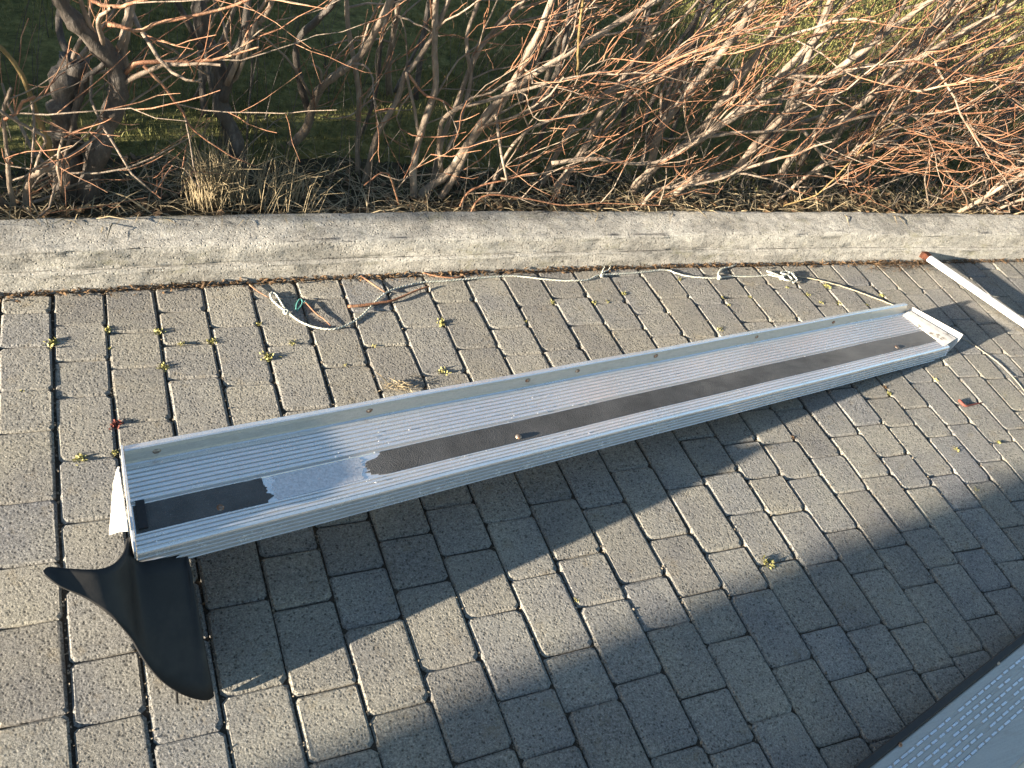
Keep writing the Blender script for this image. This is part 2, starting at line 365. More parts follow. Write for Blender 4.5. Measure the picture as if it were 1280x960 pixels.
# ------------------------------------------------------------------ soil strip and lawn behind the kerb
GZ = .095
def lawn_z(x, y): return GZ - .02 * max(0, y - 3.0) + .018 * math.sin(3.1 * x + 1.7 * y) * math.sin(2.3 * y - x) + .010 * math.sin(9 * x) * math.cos(8 * y + 2 * x)
gx = np.concatenate([[-60, -25], np.arange(-10, 14.01, .2), [25, 60]]); gy = np.concatenate([[.0, .06, .15], np.arange(.3, 6.2, .2), [8, 14, 30, 80]])
v = []; f = []
for i, x in enumerate(gx):
    for j, dy in enumerate(gy):
        y = kerb_y(x) + .15 + dy; v.append((x, y, lawn_z(x, min(y, 12))))
for i in range(len(gx) - 1):
    for j in range(len(gy) - 1): f.append((i * len(gy) + j, (i + 1) * len(gy) + j, (i + 1) * len(gy) + j + 1, i * len(gy) + j + 1))
lawn = mesh_obj('lawn', v, f, M['lawn'], smooth=True); tag(lawn, kind='structure')
v = []; f = []; sx = np.arange(-8, 12.01, .15); sy = np.linspace(0, .34, 8)
for x in sx:
    for k, dy in enumerate(sy):
        y = kerb_y(x) + .16 + dy * (1 + .18 * math.sin(2.1 * x) + .1 * math.sin(7 * x)); v.append((x, y, lawn_z(x, y) + .012 * (1 - k / 7) + .004))
for i in range(len(sx) - 1):
    for j in range(7): f.append((i * 8 + j, (i + 1) * 8 + j, (i + 1) * 8 + j + 1, i * 8 + j + 1))
soil = mesh_obj('soil_strip', v, f, M['soil'], smooth=True); tag(soil, kind='structure')

# ------------------------------------------------------------------ running board
def lerp(a, b, t): return np.asarray(a, float) * (1 - t) + np.asarray(b, float) * t
ZL, ZR = .255, .040
LB, LF = at(157, 582, ZL), at(171.5, 690, ZL); RB, RF = at(1131, 391.5, ZR), at(1187, 433, ZR)
board = empty('running_board', tuple(at(1183, 449, 0)))
tag(board, 'long ribbed aluminium vehicle running board with black grip tape and black mud flap', 'running board')
def bp(s, u, dz):
    """point of the board: s along (0 left, 1 right), u across in metres from the rear foot of the tread, dz above the tread"""
    b, f_ = lerp(LB, RB, s), lerp(LF, RF, s); a = f_ - b; a /= np.linalg.norm(a)
    return b + a * u + np.array([0, 0, dz])
def bw(s): return np.linalg.norm(lerp(LF, RF, s) - lerp(LB, RB, s))
WB = .213
SEC = [(-.024, -.028), (-.026, .0), (-.0265, .0315), (-.024, .0345), (-.0125, .0365), (-.0095, .0345), (-.0065, .026), (-.0035, .006), (-.0015, .0012), (.002, 0)]
u = .006
while u < .098:
    SEC += [(u, 0), (u + .0008, .0024), (u + .0072, .0024), (u + .0080, 0)]; u += .0118
SEC += [(.1035, 0), (.1043, .0016), (.1062, .0016), (.107, .0), (.1735, .0), (.1743, .0016), (.1762, .0016), (.177, 0)]
u = .181
while u < .205:
    SEC += [(u, 0), (u + .0008, .0024), (u + .0062, .0024), (u + .0070, 0)]; u += .0105
SEC += [(.2120, -.0008), (.2150, -.0035), (.2160, -.0080)]
for q in range(4):
    zq = -.0085 - q * .0100; uq = .2160 + q * .0024
    SEC += [(uq, zq - .0046), (uq - .0032, zq - .0056), (uq - .0032, zq - .0080), (uq + .0024, zq - .0092)]
SEC += [(.2256, -.0495), (.2150, -.0500), (.2145, -.0475)]
NS = 90; v = []; f = []
for i in range(NS + 1):
    s = i / NS; k = bw(s) / WB
    for (uu, dz) in SEC:
        d = dz + .0012 * math.sin(9 * s + 20 * uu) + .0008 * math.sin(31 * s)
        v.append(bp(s, uu * k, d))
ms = len(SEC)
f = [(i * ms + j, i * ms + j + 1, (i + 1) * ms + j + 1, (i + 1) * ms + j) for i in range(NS) for j in range(ms - 1)]
# the material streaks run along the local x axis, which follows the world x axis closely enough
channel = mesh_obj('channel', local(board, v), f, M['alu'], board)
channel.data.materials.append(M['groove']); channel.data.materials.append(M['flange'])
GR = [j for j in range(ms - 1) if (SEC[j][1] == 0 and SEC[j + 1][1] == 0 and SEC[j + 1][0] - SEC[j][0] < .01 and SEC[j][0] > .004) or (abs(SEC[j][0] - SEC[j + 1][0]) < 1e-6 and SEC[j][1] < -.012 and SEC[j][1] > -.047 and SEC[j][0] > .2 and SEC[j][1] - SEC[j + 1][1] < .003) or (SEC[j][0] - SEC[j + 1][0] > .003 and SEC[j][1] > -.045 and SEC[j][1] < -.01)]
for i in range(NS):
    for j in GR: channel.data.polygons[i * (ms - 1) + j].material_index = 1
    for j in (5, 6, 7): channel.data.polygons[i * (ms - 1) + j].material_index = 2

def plate(name, loops, thick, mat, parent, smooth=False):
    """grid of points (rows of equal length) given a thickness"""
    m = Mesh(); g = np.array(loops, float); r, c = g.shape[:2]
    dn = np.cross(g[1, 0] - g[0, 0], g[0, 1] - g[0, 0]); N = np.zeros_like(g)
    du = np.gradient(g, axis=0) if r > 1 else None; dv = np.gradient(g, axis=1)
    N = np.cross(du, dv); N /= (np.linalg.norm(N, axis=2)[..., None] + 1e-12)
    A = (g + N * thick / 2).reshape(-1, 3); B = (g - N * thick / 2).reshape(-1, 3); n0 = r * c
    fs = []
    for i in range(r - 1):
        for j in range(c - 1):
            q = (i * c + j, (i + 1) * c + j, (i + 1) * c + j + 1, i * c + j + 1); fs += [q, tuple(n0 + k for k in q[::-1])]
    rim = [j for j in range(c)] + [i * c + c - 1 for i in range(1, r)] + [(r - 1) * c + j for j in range(c - 2, -1, -1)] + [i * c for i in range(r - 2, 0, -1)]
    for a, b in zip(rim, rim[1:] + rim[:1]): fs.append((a, b, n0 + b, n0 + a))
    m.add(list(A) + list(B), fs); return m.build(name, mat, parent, smooth)

# right end cap: flared white plate
TB, TF = np.array([3.067, 1.916, .060]), np.array([3.186, 1.743, .058])
rows_ = []
for t in np.linspace(0, 1, 9):
    lo = lerp(bp(1, -.026, -.030), bp(1, bw(1) + .006, -.035), t); hi = lerp(TB, TF, t)
    rows_.append([lerp(lo, hi, q) + np.array([.008 * math.sin(math.pi * q), 0, 0]) for q in np.linspace(0, 1, 5)])
capr = plate('end_cap', rows_, .004, M['white'], board); capr['label'] = 'flared white end cap at the grounded end'
rows_ = []
for t in np.linspace(0, 1, 3):
    rows_.append([lerp(bp(1 - .003 * 3 * (1 - t), q * bw(1), .001 + .012 * t), lerp(TB, TF, q) - np.array([.012, .004, .012]), t * .75) for q in np.linspace(.02, .97, 7)])
plate('cap_gusset', rows_, .002, M['white'], board).parent = capr
# left end cap: upright plate and the white bracket that slopes down and out from it
rows_ = []
for t in np.linspace(0, 1, 10):
    uu = lerp(np.array([-.026]), np.array([bw(0) + .004]), t)[0]
    hi = .0375 if t < .72 else .0375 - (t - .72) / .28 * .030
    rows_.append([bp(0, uu, -.05 + (hi + .05) * q) + np.array([-.004, 0, 0]) for q in np.linspace(0, 1, 4)])
plate('end_cap', rows_, .004, M['alu'], board)
rows_ = []
rj = random.Random(8)
for t in np.linspace(0, 1, 12):
    a = lerp(at(149, 584, .292), at(160.5, 664, .288), t); b = lerp(at(143.5, 592, .272), at(137, 669, .240), t)
    if t < .12: b = lerp(a, b, .35 + t * 5.2)
    rows_.append([lerp(a, b, q) + np.array([rj.uniform(-.0008, .0008), 0, .004 * math.sin(q * math.pi)]) for q in np.linspace(0, 1, 5)])
plate('bracket', rows_, .003, M['white'], board)['label'] = 'chipped white bracket plate at the raised end'
# black mud flap
SF = [((53, 714), .306, (55, 718), .304), ((62, 708.5), .303, (75, 733), .283), ((90, 711), .298, (110, 750), .253), ((122, 711.5), .290, (140, 772), .219), ((142, 705), .282, (158, 791), .186),
      ((155, 690), .272, (167, 803), .166), ((161, 672), .268, (175, 817), .143), ((170, 700), .236, (187, 835), .112), ((190, 700), .226, (204, 853), .078), ((212, 696), .216, (226, 867.5), .046), ((230, 692), .208, (247, 874.5), .022), ((236, 703), .200, (260, 875), .010), ((238, 712), .190, (267, 870), .006)]
U_ = spline([at(*a, z) for a, z, _, _ in SF], 4); L_ = spline([at(*b, z) for _, _, b, z in SF], 4)
g = [[lerp(a, b, q) for q in np.linspace(0, 1, 9)] for a, b in zip(U_, L_)]
flap = plate('mud_flap', g, .0045, M['black'], board, True)
pan = [(.2, .951, .006), (.2, 1.385, .012), (.2, 1.375, .245), (.2, 1.172, .245), (.2, 1.164, .204), (.2, 1.148, .198), (.2, 1.032, .105), (.2, .957, .048)]
m = Mesh(); k_ = len(pan); m.add([np.array(q) + np.array([k, 0, 0]) for k in (-.002, .002) for q in pan], [(0, 1, 2, 3, 4, 5, 6, 7), tuple(range(15, 7, -1))] + [(i, k_ + i, k_ + (i + 1) % k_, (i + 1) % k_) for i in range(k_)])
m.build('flap_shadow_panel', M['black'], board).parent = flap  # unseen panel, shaped to block low sun and fill the flap's shadow
# grip tape: two torn lengths with what the lost middle left behind
def tape(name, s0, s1, mat, dz, jag0, jag1, u0=.1080, u1=.1725, seed=1):
    r = random.Random(seed); n_ = 60; lo = []; hi = []
    def edge(j, k=23):
        e = []; 
        ph = r.uniform(0, 6)
        for q in np.linspace(0, 1, k): e.append((q, (j * .55 * math.sin(5.3 * q + ph) + r.uniform(-j, j) * .32 + j * .25 * (1 if math.sin(13 * q + ph) > .2 else -1) + (abs(q - .5) * 2) ** 3 * j * 1.2) if j else 0))
        return e
    pts = []
    e0 = edge(jag0); e1 = edge(jag1)
    top = [(lerp(np.array([s0]), np.array([s1]), t)[0], u0 + r.uniform(-.0006, .0006)) for t in np.linspace(.012, .988, n_)]
    bot = [(lerp(np.array([s0]), np.array([s1]), t)[0], u1 + r.uniform(-.0006, .0006)) for t in np.linspace(.988, .012, n_)]
    right = [(s1 - d, u0 + (u1 - u0) * q) for q, d in e1]; left = [(s0 + d, u1 - (u1 - u0) * q) for q, d in e0]
    poly = top + right + bot + left
    k = lambda s: bw(s) / WB
    A = [bp(s, uu * k(s), dz + .0012 * math.sin(9 * s + 20 * uu) + .0008 * math.sin(31 * s)) for s, uu in poly]
    # strip triangulation: rows across
    m = Mesh(); n1 = len(top); vs = []; fs = []
    seq_t = left[len(left) // 2:][::-1][::-1] + top + right[:len(right) // 2 + 1]
    seq_b = (right[len(right) // 2:] + bot + left[:len(left) // 2 + 1])[::-1]
    N = 100
    def rs(seq):
        seq = np.array(seq); L = np.r_[0, np.cumsum(np.hypot(np.diff(seq[:, 0]) * 2.9, np.diff(seq[:, 1])))]; x = np.linspace(0, L[-1], N)
        x = np.sort(np.r_[x, L]); return np.stack([np.interp(x, L, seq[:, 0]), np.interp(x, L, seq[:, 1])], 1)
    loop = np.vstack([np.array(seq_t), np.array(seq_b)[::-1]])
    import bmesh
    bm = bmesh.new(); off = np.array(board.location); last = None; vv = []
    P = []
    for a, b in zip(loop, np.vstack([loop[1:], loop[:1]])):
        nseg = max(1, int(abs(b[0] - a[0]) / .01))
        for t in np.linspace(0, 1, nseg, endpoint=False):
            p = a * (1 - t) + b * t
            if not P or np.hypot(*(p - P[-1])) > 1e-5: P.append(p)
    for s, uu in P: vv.append(bm.verts.new(tuple(bp(s, uu * k(s), dz + .0012 * math.sin(9 * s + 20 * uu) + .0008 * math.sin(31 * s)) - off)))
    fc = bm.faces.new(vv); bmesh.ops.triangulate(bm, faces=[fc])
    ext = bmesh.ops.extrude_face_region(bm, geom=bm.faces[:])
    for e in ext['geom']:
        if isinstance(e, bmesh.types.BMVert): e.co.z -= .0006
    bmesh.ops.recalc_face_normals(bm, faces=bm.faces[:])
    me = bpy.data.meshes.new(name); bm.to_mesh(me); bm.free(); me.materials.append(mat)
    o = bpy.data.objects.new(name, me); COL.objects.link(o); o.parent = board; return o
def s_of(u_, v_):
    best = min(np.linspace(0, 1, 1001), key=lambda s: (project(bp(s, .15, 0))[0] - u_) ** 2); return best
tape1 = tape('grip_tape', .001, s_of(333, 612), M['grit'], .0016, 0, .0055, seed=4); tape1['label'] = 'short torn length of black grip tape at the raised end'
tape('grip_tape', s_of(463, 585), .992, M['grit'], .0016, .0075, 0, seed=9)['label'] = 'long worn length of black grip tape'
tape('glue_residue', s_of(341, 612), s_of(455, 588), M['glue'], .0011, .003, .004, .109, .1715, seed=5)
m = Mesh(); box(m, bp(.006, .142, .004), (bp(.010, .15, 0) - bp(.004, .15, 0)) / 2 * 1.0, (bp(.006, .174, 0) - bp(.006, .110, 0)) / 2 * 1.12, (0, 0, .0025)); m.build('tape_clip', M['trim'], board).parent = tape1
def bolt(c, r_, h, mat, n=8, name='bolt'):
    m = Mesh(); c = np.asarray(c); an = np.arange(n) * 2 * math.pi / n
    v = [c + np.array([r_ * math.cos(a), r_ * math.sin(a), -.002]) for a in an] + [c + np.array([r_ * .95 * math.cos(a), r_ * .95 * math.sin(a), h * .6]) for a in an] + [c + np.array([r_ * .55 * math.cos(a), r_ * .55 * math.sin(a), h]) for a in an]
    f = [(k * n + i, k * n + (i + 1) % n, (k + 1) * n + (i + 1) % n, (k + 1) * n + i) for k in range(2) for i in range(n)] + [tuple(2 * n + i for i in range(n))]
    m.add(v, f); return m.build(name, mat, board, True)
for (pu, pv, h) in ((273, 638, .002), (645, 553, .0045), (1119, 438, .0025)):
    s = s_of(pu, pv); bolt(bp(s, .158 * bw(s) / WB, .001), .009, h, M['bolt'])
for pu in (196, 462, 660, 722, 820, 946, 1042):
    s = min(np.linspace(0, 1, 801), key=lambda q: (project(bp(q, -.006, .02))[0] - pu) ** 2)
    c = bp(s, -.0055, .021); m = Mesh(); ax = (bp(s + .01, 0, 0) - bp(s, 0, 0)); ax /= np.linalg.norm(ax); nn = np.array([0, -.96, .28]); bb = np.cross(ax, nn)
    an = np.arange(9) * 2 * math.pi / 9
    v = [c + (ax * math.cos(a) * 1.5 + bb * math.sin(a)) * .0065 for a in an] + [c + (ax * math.cos(a) * 1.2 + bb * math.sin(a)) * .005 + nn * .0022 for a in an]
    m.add(v, [(i, (i + 1) % 9, 9 + (i + 1) % 9, 9 + i) for i in range(9)] + [tuple(range(9, 18))]); m.build('rivet', M['bolt'], board, True)
# dew beads on the tread
m = Mesh(); rr = random.Random(12)
def bead(m, c, r_):
    c = np.asarray(c); v = [c + np.array([r_ * math.cos(a), r_ * math.sin(a), 0]) for a in np.arange(5) * 1.2566] + [c + np.array([r_ * .6 * math.cos(a), r_ * .6 * math.sin(a), r_ * .6]) for a in np.arange(5) * 1.2566] + [c + np.array([0, 0, r_ * .8])]
    m.add(v, [(i, (i + 1) % 5, 5 + (i + 1) % 5, 5 + i) for i in range(5)] + [(5 + i, 5 + (i + 1) % 5, 10) for i in range(5)])
for k in range(150):
    s = rr.betavariate(1.6, 3.0); uu = rr.uniform(.03, .205)
    if .106 < uu < .175 and not .10 < s < .17: continue
    bead(m, bp(s, uu * bw(s) / WB, .0012), rr.choice([.0012, .0014, .0016, .0022]))
o = m.build('dew_beads', M['alu2'], board, True); o['kind'] = 'stuff'

# ------------------------------------------------------------------ second running board, cut by the corner of the picture
H2 = .040
E0, E1 = at(1066, 960, H2), at(1280, 790, H2); D2 = (E1 - E0) / np.linalg.norm(E1 - E0); N2 = np.array([D2[1], -D2[0], 0])
O2 = E0 - D2 * .55; LEN2 = 2.75
board2 = empty('second_running_board', tuple(np.array([O2[0], O2[1], 0])))
tag(board2, 'bright aluminium running board with rows of raised dashes and black rubber edge', 'running board')
def b2(x, u_, dz): return O2 + D2 * x + N2 * u_ + np.array([0, 0, dz])
def extr(sec, name, mat, n=24):
    m = Mesh(); v = []
    for i in range(n + 1):
        for (uu, dz) in sec: v.append(b2(LEN2 * i / n, uu, dz + .0008 * math.sin(i * 1.7 + uu * 30)))
    k = len(sec); m.add(v, [(i * k + j, i * k + j + 1, (i + 1) * k + j + 1, (i + 1) * k + j) for i in range(n) for j in range(k - 1)]); return m.build(name, mat, board2)
extr([(.002, -.03), (0, -.008), (.001, .006), (.004, .008), (.017, .006), (.020, .002), (.020, -.01)], 'rubber_edge', M['trim'])
sec = [(.021, -.040), (.021, 0), (.024, .0015)]
uu = .046
for q in range(6): sec += [(uu - .0042, .0015), (uu - .0035, .0005), (uu + .0035, .0005), (uu + .0042, .0015)]; uu += .0172
sec += [(.150, .0018), (.190, .0012), (.205, .0), (.209, .0028), (.213, .0028), (.216, -.002), (.228, -.012), (.236, -.03), (.238, -.036), (.238, -.040)]
extr(sec, 'channel', M['alu3'])
m = Mesh(); mb = Mesh(); uu = .046; rr = random.Random(4)
for q in range(6):
    x = .02 + .011 * q
    while x < LEN2 - .02:
        if rr.random() < .06: x += .0315; continue
        c = b2(x + .0115 + rr.gauss(0, .0012), uu + rr.gauss(0, .0003), .0012); box(m, c, D2 * rr.uniform(.0105, .0128), N2 * .0027, (0, 0, .0013))
        (rr.random() < .8) and bead(mb, b2(x + .0265 + rr.gauss(0, .001), uu, .0008), rr.uniform(.0015, .003)); x += .0315
    uu += .0172
o = m.build('tread_dashes', M['alu2'], board2); o['kind'] = 'stuff'
o = mb.build('tread_beads', M['white'], board2, True); o['kind'] = 'stuff'
for pu, pv in ((1125, 931), (1247, 829)):
    c = at(pu, pv, H2 + .001); n_ = 10; an = np.arange(n_) * 2 * math.pi / n_
    v = [c + np.array([.006 * math.cos(a), .006 * math.sin(a), 0]) for a in an] + [c + np.array([.0045 * math.cos(a), .0045 * math.sin(a), .004]) for a in an]
    m = Mesh(); m.add(v, [(i, (i + 1) % n_, n_ + (i + 1) % n_, n_ + i) for i in range(n_)] + [tuple(range(n_, 2 * n_))]); m.build('screw', M['bolt'], board2, True)

# ------------------------------------------------------------------ white pole with rusty end
pole = empty('white_pole', tuple(at(1215, 362, 0)))
tag(pole, 'white painted square steel pole with a rusty end lying against the kerb', 'pole')
p0, p1 = at(1160, 322, .036), at(1280, 410, .0135)
dv = p1 - p0; dv /= np.linalg.norm(dv); p2 = p1 + np.array([dv[0], dv[1], 0]) * 1.1
sd_ = np.cross(dv, [0, 0, 1]); sd_ /= np.linalg.norm(sd_); up = np.cross(sd_, dv)
def sq(m, a, b, h, r_=.005):
    oc = [(-h + r_, -h), (h - r_, -h), (h, -h + r_), (h, h - r_), (h - r_, h), (-h + r_, h), (-h, h - r_), (-h, -h + r_)]
    v = [a + sd_ * x + up * y for x, y in oc] + [b + sd_ * x + up * y for x, y in oc]
    m.add(v, [(i, 8 + i, 8 + (i + 1) % 8, (i + 1) % 8) for i in range(8)] + [tuple(range(8)), tuple(range(15, 7, -1))])
m = Mesh(); sq(m, p0, p2, .0130, .0062); m.build('shaft', M['pole'], pole)
m = Mesh(); e0 = p0 - dv * .038
oc = [(-1, -1), (1, -1), (1, 1), (-1, 1)]; h = .0140; hi_ = .0110; sl = [.020, -.010, -.006, .016]
vo = [e0 + dv * s_ + sd_ * x * h + up * y * h for (x, y), s_ in zip(oc, sl)] + [p0 + dv * .004 + sd_ * x * h + up * y * h for x, y in oc]
vi = [e0 + dv * s_ + sd_ * x * hi_ + up * y * hi_ for (x, y), s_ in zip(oc, sl)] + [p0 - dv * .002 + sd_ * x * hi_ + up * y * hi_ for x, y in oc]
m.add(vo + vi, [(i, 4 + i, 4 + (i + 1) % 4, (i + 1) % 4) for i in range(4)] + [(8 + i, 8 + (i + 1) % 4, 12 + (i + 1) % 4, 12 + i) for i in range(4)] + [(i, (i + 1) % 4, 8 + (i + 1) % 4, 8 + i) for i in range(4)] + [(12, 13, 14, 15)])
m.build('rusty_end', M['rust'], pole)

# ------------------------------------------------------------------ rope and cords
def on_ground(px, z=.005): return [at(u_, v_, z) for u_, v_ in px]
rope = empty('rope', tuple(at(560, 351, 0))); tag(rope, 'thin white knotted rope lying along the foot of the kerb', 'rope')
def rope_strand(px, r_, mat, name, parent, z=None, n=8, twist=True):
    pts = spline(on_ground(px, r_) if z is None else [at(a, b, c) for (a, b), c in zip(px, z)], n); rj = random.Random(len(px))
    pts[:, 2] += np.array([abs(rj.gauss(0, .0008)) for _ in pts])
    m = Mesh()
    if twist:
        L = np.r_[0, np.cumsum(np.linalg.norm(np.diff(pts, axis=0), axis=1))]; x = np.arange(0, L[-1], .004)
        q = np.stack([np.interp(x, L, pts[:, k]) for k in range(3)], 1); t = np.gradient(q, axis=0); t /= np.linalg.norm(t, axis=1)[:, None]
        a = np.cross(t, [0, 0, 1.0]); a /= np.linalg.norm(a, axis=1)[:, None]; b = np.cross(a, t)
        for ph in (0, math.pi):
            an = x / .012 * 2 * math.pi * .5 + ph
            tube(m, q + (a * np.cos(an)[:, None] + b * np.sin(an)[:, None]) * r_ * .45, [r_ * .68] * len(q), 5)
    else: tube(m, pts, [r_] * len(pts), 6)
    return m.build(name, mat, parent, True)
rope_strand([(361, 392), (375, 402), (393, 409), (415, 411.5), (432, 407), (449, 397), (462, 385), (476, 371), (488, 363), (505, 358), (528, 353), (560, 351), (600, 347.5), (640, 345), (680, 349), (712, 351), (735, 349.5), (748, 344), (765, 343), (800, 340.5), (832, 337.5), (846, 342), (865, 346), (893, 347.5), (915, 345.5), (940, 345.5), (962, 344)], .0034, M['rope'], 'strand', rope)
rope_strand([(357, 389), (350, 384), (341, 376), (337.5, 369), (341, 366), (346, 370), (352, 380), (357, 388)], .0034, M['rope'], 'loop', rope)
rope_strand([(752, 344), (754, 337), (759, 331), (763, 333), (760, 338), (752, 341)], .003, M['rope'], 'loop', rope)
rope_strand([(898, 349), (898, 341), (903, 336), (913, 333.5), (921, 330.5)], .0034, M['rope'], 'tail', rope)
rope_strand([(958, 339), (972, 344), (982, 350), (990, 350), (984, 344), (976, 341), (986, 340), (996, 350), (990, 354)], .004, M['rope'], 'coil', rope, z=[.006, .009, .012, .009, .012, .014, .012, .009, .006])
rope_strand([(960, 343), (976, 346), (990, 341), (993, 348)], .004, M['rope'], 'coil', rope, z=[.008, .012, .012, .008])
def knot(px, r_, name='knot', mat='rope', parent=None):
    m = Mesh(); c = at(*px, r_); rj = random.Random(int(px[0]))
    for k in range(3):
        ph = rj.uniform(0, 6); t = np.linspace(0, 2 * math.pi, 14); ax = np.array([rj.gauss(0, 1) for _ in range(3)]); ax /= np.linalg.norm(ax); b = np.cross(ax, [0, 0, 1.0]); b /= np.linalg.norm(b); d = np.cross(ax, b)
        tube(m, c + np.cos(t)[:, None] * b * r_ * .8 + np.sin(t)[:, None] * d * r_ * .8, [.0034] * 14, 5)
    return m.build(name, M[mat], parent or rope, True)
knot((357.5, 390), .008); knot((899, 347), .008); knot((977, 347), .009); knot((752, 345), .005)
cord = empty('thin_cord', tuple(at(1060, 362, 0))); tag(cord, 'thin pale cord running from the rope to behind the board end and past it', 'cord')
rope_strand([(997, 346), (1012, 348), (1030, 352), (1052, 358), (1080, 367.5), (1105, 377), (1118, 382), (1130, 384)], .0024, M['cord'], 'strand', cord, twist=False)
rope_strand([(1188, 414), (1203, 423), (1218, 432), (1238, 446), (1256, 461), (1275, 482), (1292, 505)], .0014, M['cord'], 'strand', cord, twist=False)
tw = empty('teal_twine', tuple(at(374, 382, 0))); tag(tw, 'small frayed bit of teal twine beside the rope loop', 'twine')
rope_strand([(370, 387), (371, 380), (375, 374), (378, 377), (376, 383), (371, 389)], .0022, M['teal'], 'loop', tw, twist=False)
rope_strand([(376, 375), (382, 378), (387, 379)], .002, M['teal'], 'loop', tw, twist=False)

# ------------------------------------------------------------------ fallen twigs
TW = [([(435, 383), (450, 382), (466, 380), (478, 378), (490, 376), (505, 370), (521, 363), (536, 358)], .0052, 'thick red brown fallen twig crossing under the rope', 'twig'),
      ([(451, 345), (460, 351), (470, 358), (481, 365)], .0030, 'short pale red fallen twig touching the kerb above the rope', 'twig'),
      ([(312, 356), (322, 364), (336, 372)], .0022, 'thin orange twig beside the rope loop', 'twig'),
      ([(382, 378), (395, 392), (405, 399), (413, 407)], .0022, 'thin bent orange twig between the teal twine and the rope', 'twig'),
      ([(528, 341), (545, 345), (562, 347), (575, 346), (585, 341)], .0030, 'curved brown twig lying at the foot of the kerb', 'twig'),
      ([(498, 476), (506, 478), (513, 487), (516, 491)], .0022, 'short curled straw coloured twig beside the board edge', 'straw')]
for px, r_, lab, mt in TW:
    m = Mesh(); pts = spline(on_ground(px, r_ + .003), 4); tube(m, pts, np.linspace(r_, r_ * .6, len(pts)), 6)
    o = m.build('fallen_twig', M[mt], None, True); tag(o, lab, 'twig', 'fallen twigs on the paving')

# ------------------------------------------------------------------ moss tufts in the joints
def tuft(px, size, mat='moss', name='moss_tuft', label=None, seed=0):
    r = random.Random(seed + int(px[0] * 7)); c = at(*px, 0); o0 = empty(name, (c[0], c[1], -.004))
    m = Mesh()
    for k in range(int(26 + size * 900)):
        a = r.uniform(0, 6.28); el = r.uniform(.15, 1.3); d = np.array([math.cos(a) * math.cos(el), math.sin(a) * math.cos(el), math.sin(el) * .9])
        rad = size * r.uniform(.35, 1); b = c + np.array([r.gauss(0, size * .45), r.gauss(0, size * .45), -.002]); t = b + d * rad
        s = np.cross(d, [r.gauss(0, 1), r.gauss(0, 1), r.gauss(0, 1)]); s /= np.linalg.norm(s); w = size * r.uniform(.12, .26)
        mid = lerp(b, t, .55) + s * w; mid2 = lerp(b, t, .55) - s * w
        m.add([b, mid, t, mid2], [(0, 1, 2, 3)])
    m.build('leaves', M[mat], o0); tag(o0, label or 'small yellow green moss tuft growing in a joint of the paving', 'moss', 'moss tufts in the paving joints'); return o0
hr0 = random.Random(77)
BIG = [(66, 428), (199, 415), (265, 427), (336, 446), (135, 412), (205, 458), (101, 573), (552, 404), (900, 412), (1034, 358), (553, 465), (960, 703)]
SMALL = [(137, 435), (227, 430), (26, 490), (144, 566), (323, 405), (365, 429), (432, 456), (467, 432), (657, 401), (690, 378), (743, 378), (759, 377), (903, 371), (911, 381), (938, 371), (1010, 369), (1026, 378), (1050, 379), (1084, 381), (1102, 369), (1111, 492), (1169, 474), (1196, 562), (1248, 553), (1256, 494), (1220, 612), (721, 750), (850, 349), (780, 367), (984, 359)]
for p in BIG: tuft(p, hr0.uniform(.011, .019))
for p in SMALL: tuft(p, hr0.uniform(.006, .0115), label='very small yellow green moss sprig growing in a joint of the paving')
tuft((146, 531), .016, 'redmoss', 'red_moss_tuft', 'dark red moss tuft in a paving joint behind the raised board end')
tuft((1107, 484), .009, 'litter', 'dead_leaf_tuft', 'orange brown dead tuft in the joint below the grounded board end')
tuft((991, 546), .008, 'litter', 'dead_leaf_tuft', 'orange brown dead scrap at the tip of the flap shadow')
m = Mesh(); r = random.Random(3)
pts = spline(on_ground([(1199, 500), (1206, 507), (1214, 506), (1228, 503)], .004), 4); tube(m, pts, np.linspace(.006, .002, len(pts)), 5)
tag(m.build('bark_sliver', M['redmoss'], None, True), 'dark red bark sliver lying in a joint beyond the grounded board end', 'bark')

# litter: stuff along the foot of the kerb, by the pole end, in the joints
def litter(name, mat, n_, fn, lmin, lmax, wmin, wmax, seed, label):
    r = random.Random(seed); m = Mesh()
    for k in range(n_):
        c, spread = fn(r); a = r.uniform(0, 6.28); L = r.uniform(lmin, lmax); w = r.uniform(wmin, wmax); el = r.gauss(0, .25)
        d = np.array([math.cos(a) * L, math.sin(a) * L, abs(math.sin(el)) * L]); s = np.array([-math.sin(a), math.cos(a), r.gauss(0, .4)]) * w
        b = np.asarray(c, float)
        m.add([b - s, b + s, b + d * .5 + s + np.array([0, 0, L * .1]), b + d, b + d * .5 - s + np.array([0, 0, L * .1])], [(0, 1, 2, 4), (4, 2, 3)])
    o = m.build(name, M[mat]); tag(o, label, 'litter', kind='stuff'); return o
def f_kerbfoot(r):
    x = r.uniform(-.6, 4.4); return (x, kerb_y(x) - abs(r.gauss(0, .012)) - .004, r.uniform(.0, .006)), 0
litter('kerb_foot_litter', 'litter', 2600, f_kerbfoot, .004, .022, .0008, .003, 1, 'brown crumbs and needles along the foot of the kerb')
def f_joint(r):
    row = r.randint(-3, 27); y = r.uniform(.1, 2.2); x, yy = lens_warp(row * RW, y); yy = min(yy, kerb_y(x) - .01)
    return (x + r.gauss(0, .0025), yy, r.uniform(-.008, .0005)), 0
litter('joint_crumbs', 'crumb', 5200, f_joint, .002, .007, .0008, .0028, 11, 'sandy crumbs and grit lying in the paving joints')
def f_pole(r):
    p = at(1122 + r.gauss(0, 26), 333 + abs(r.gauss(0, 5)) - 3, 0); return (p[0], min(p[1], kerb_y(p[0]) - .01), r.uniform(.001, .012)), 0
litter('needle_litter', 'litter', 300, f_pole, .012, .045, .0005, .0011, 2, 'reddish dry needles heaped beside the rusty pole end')
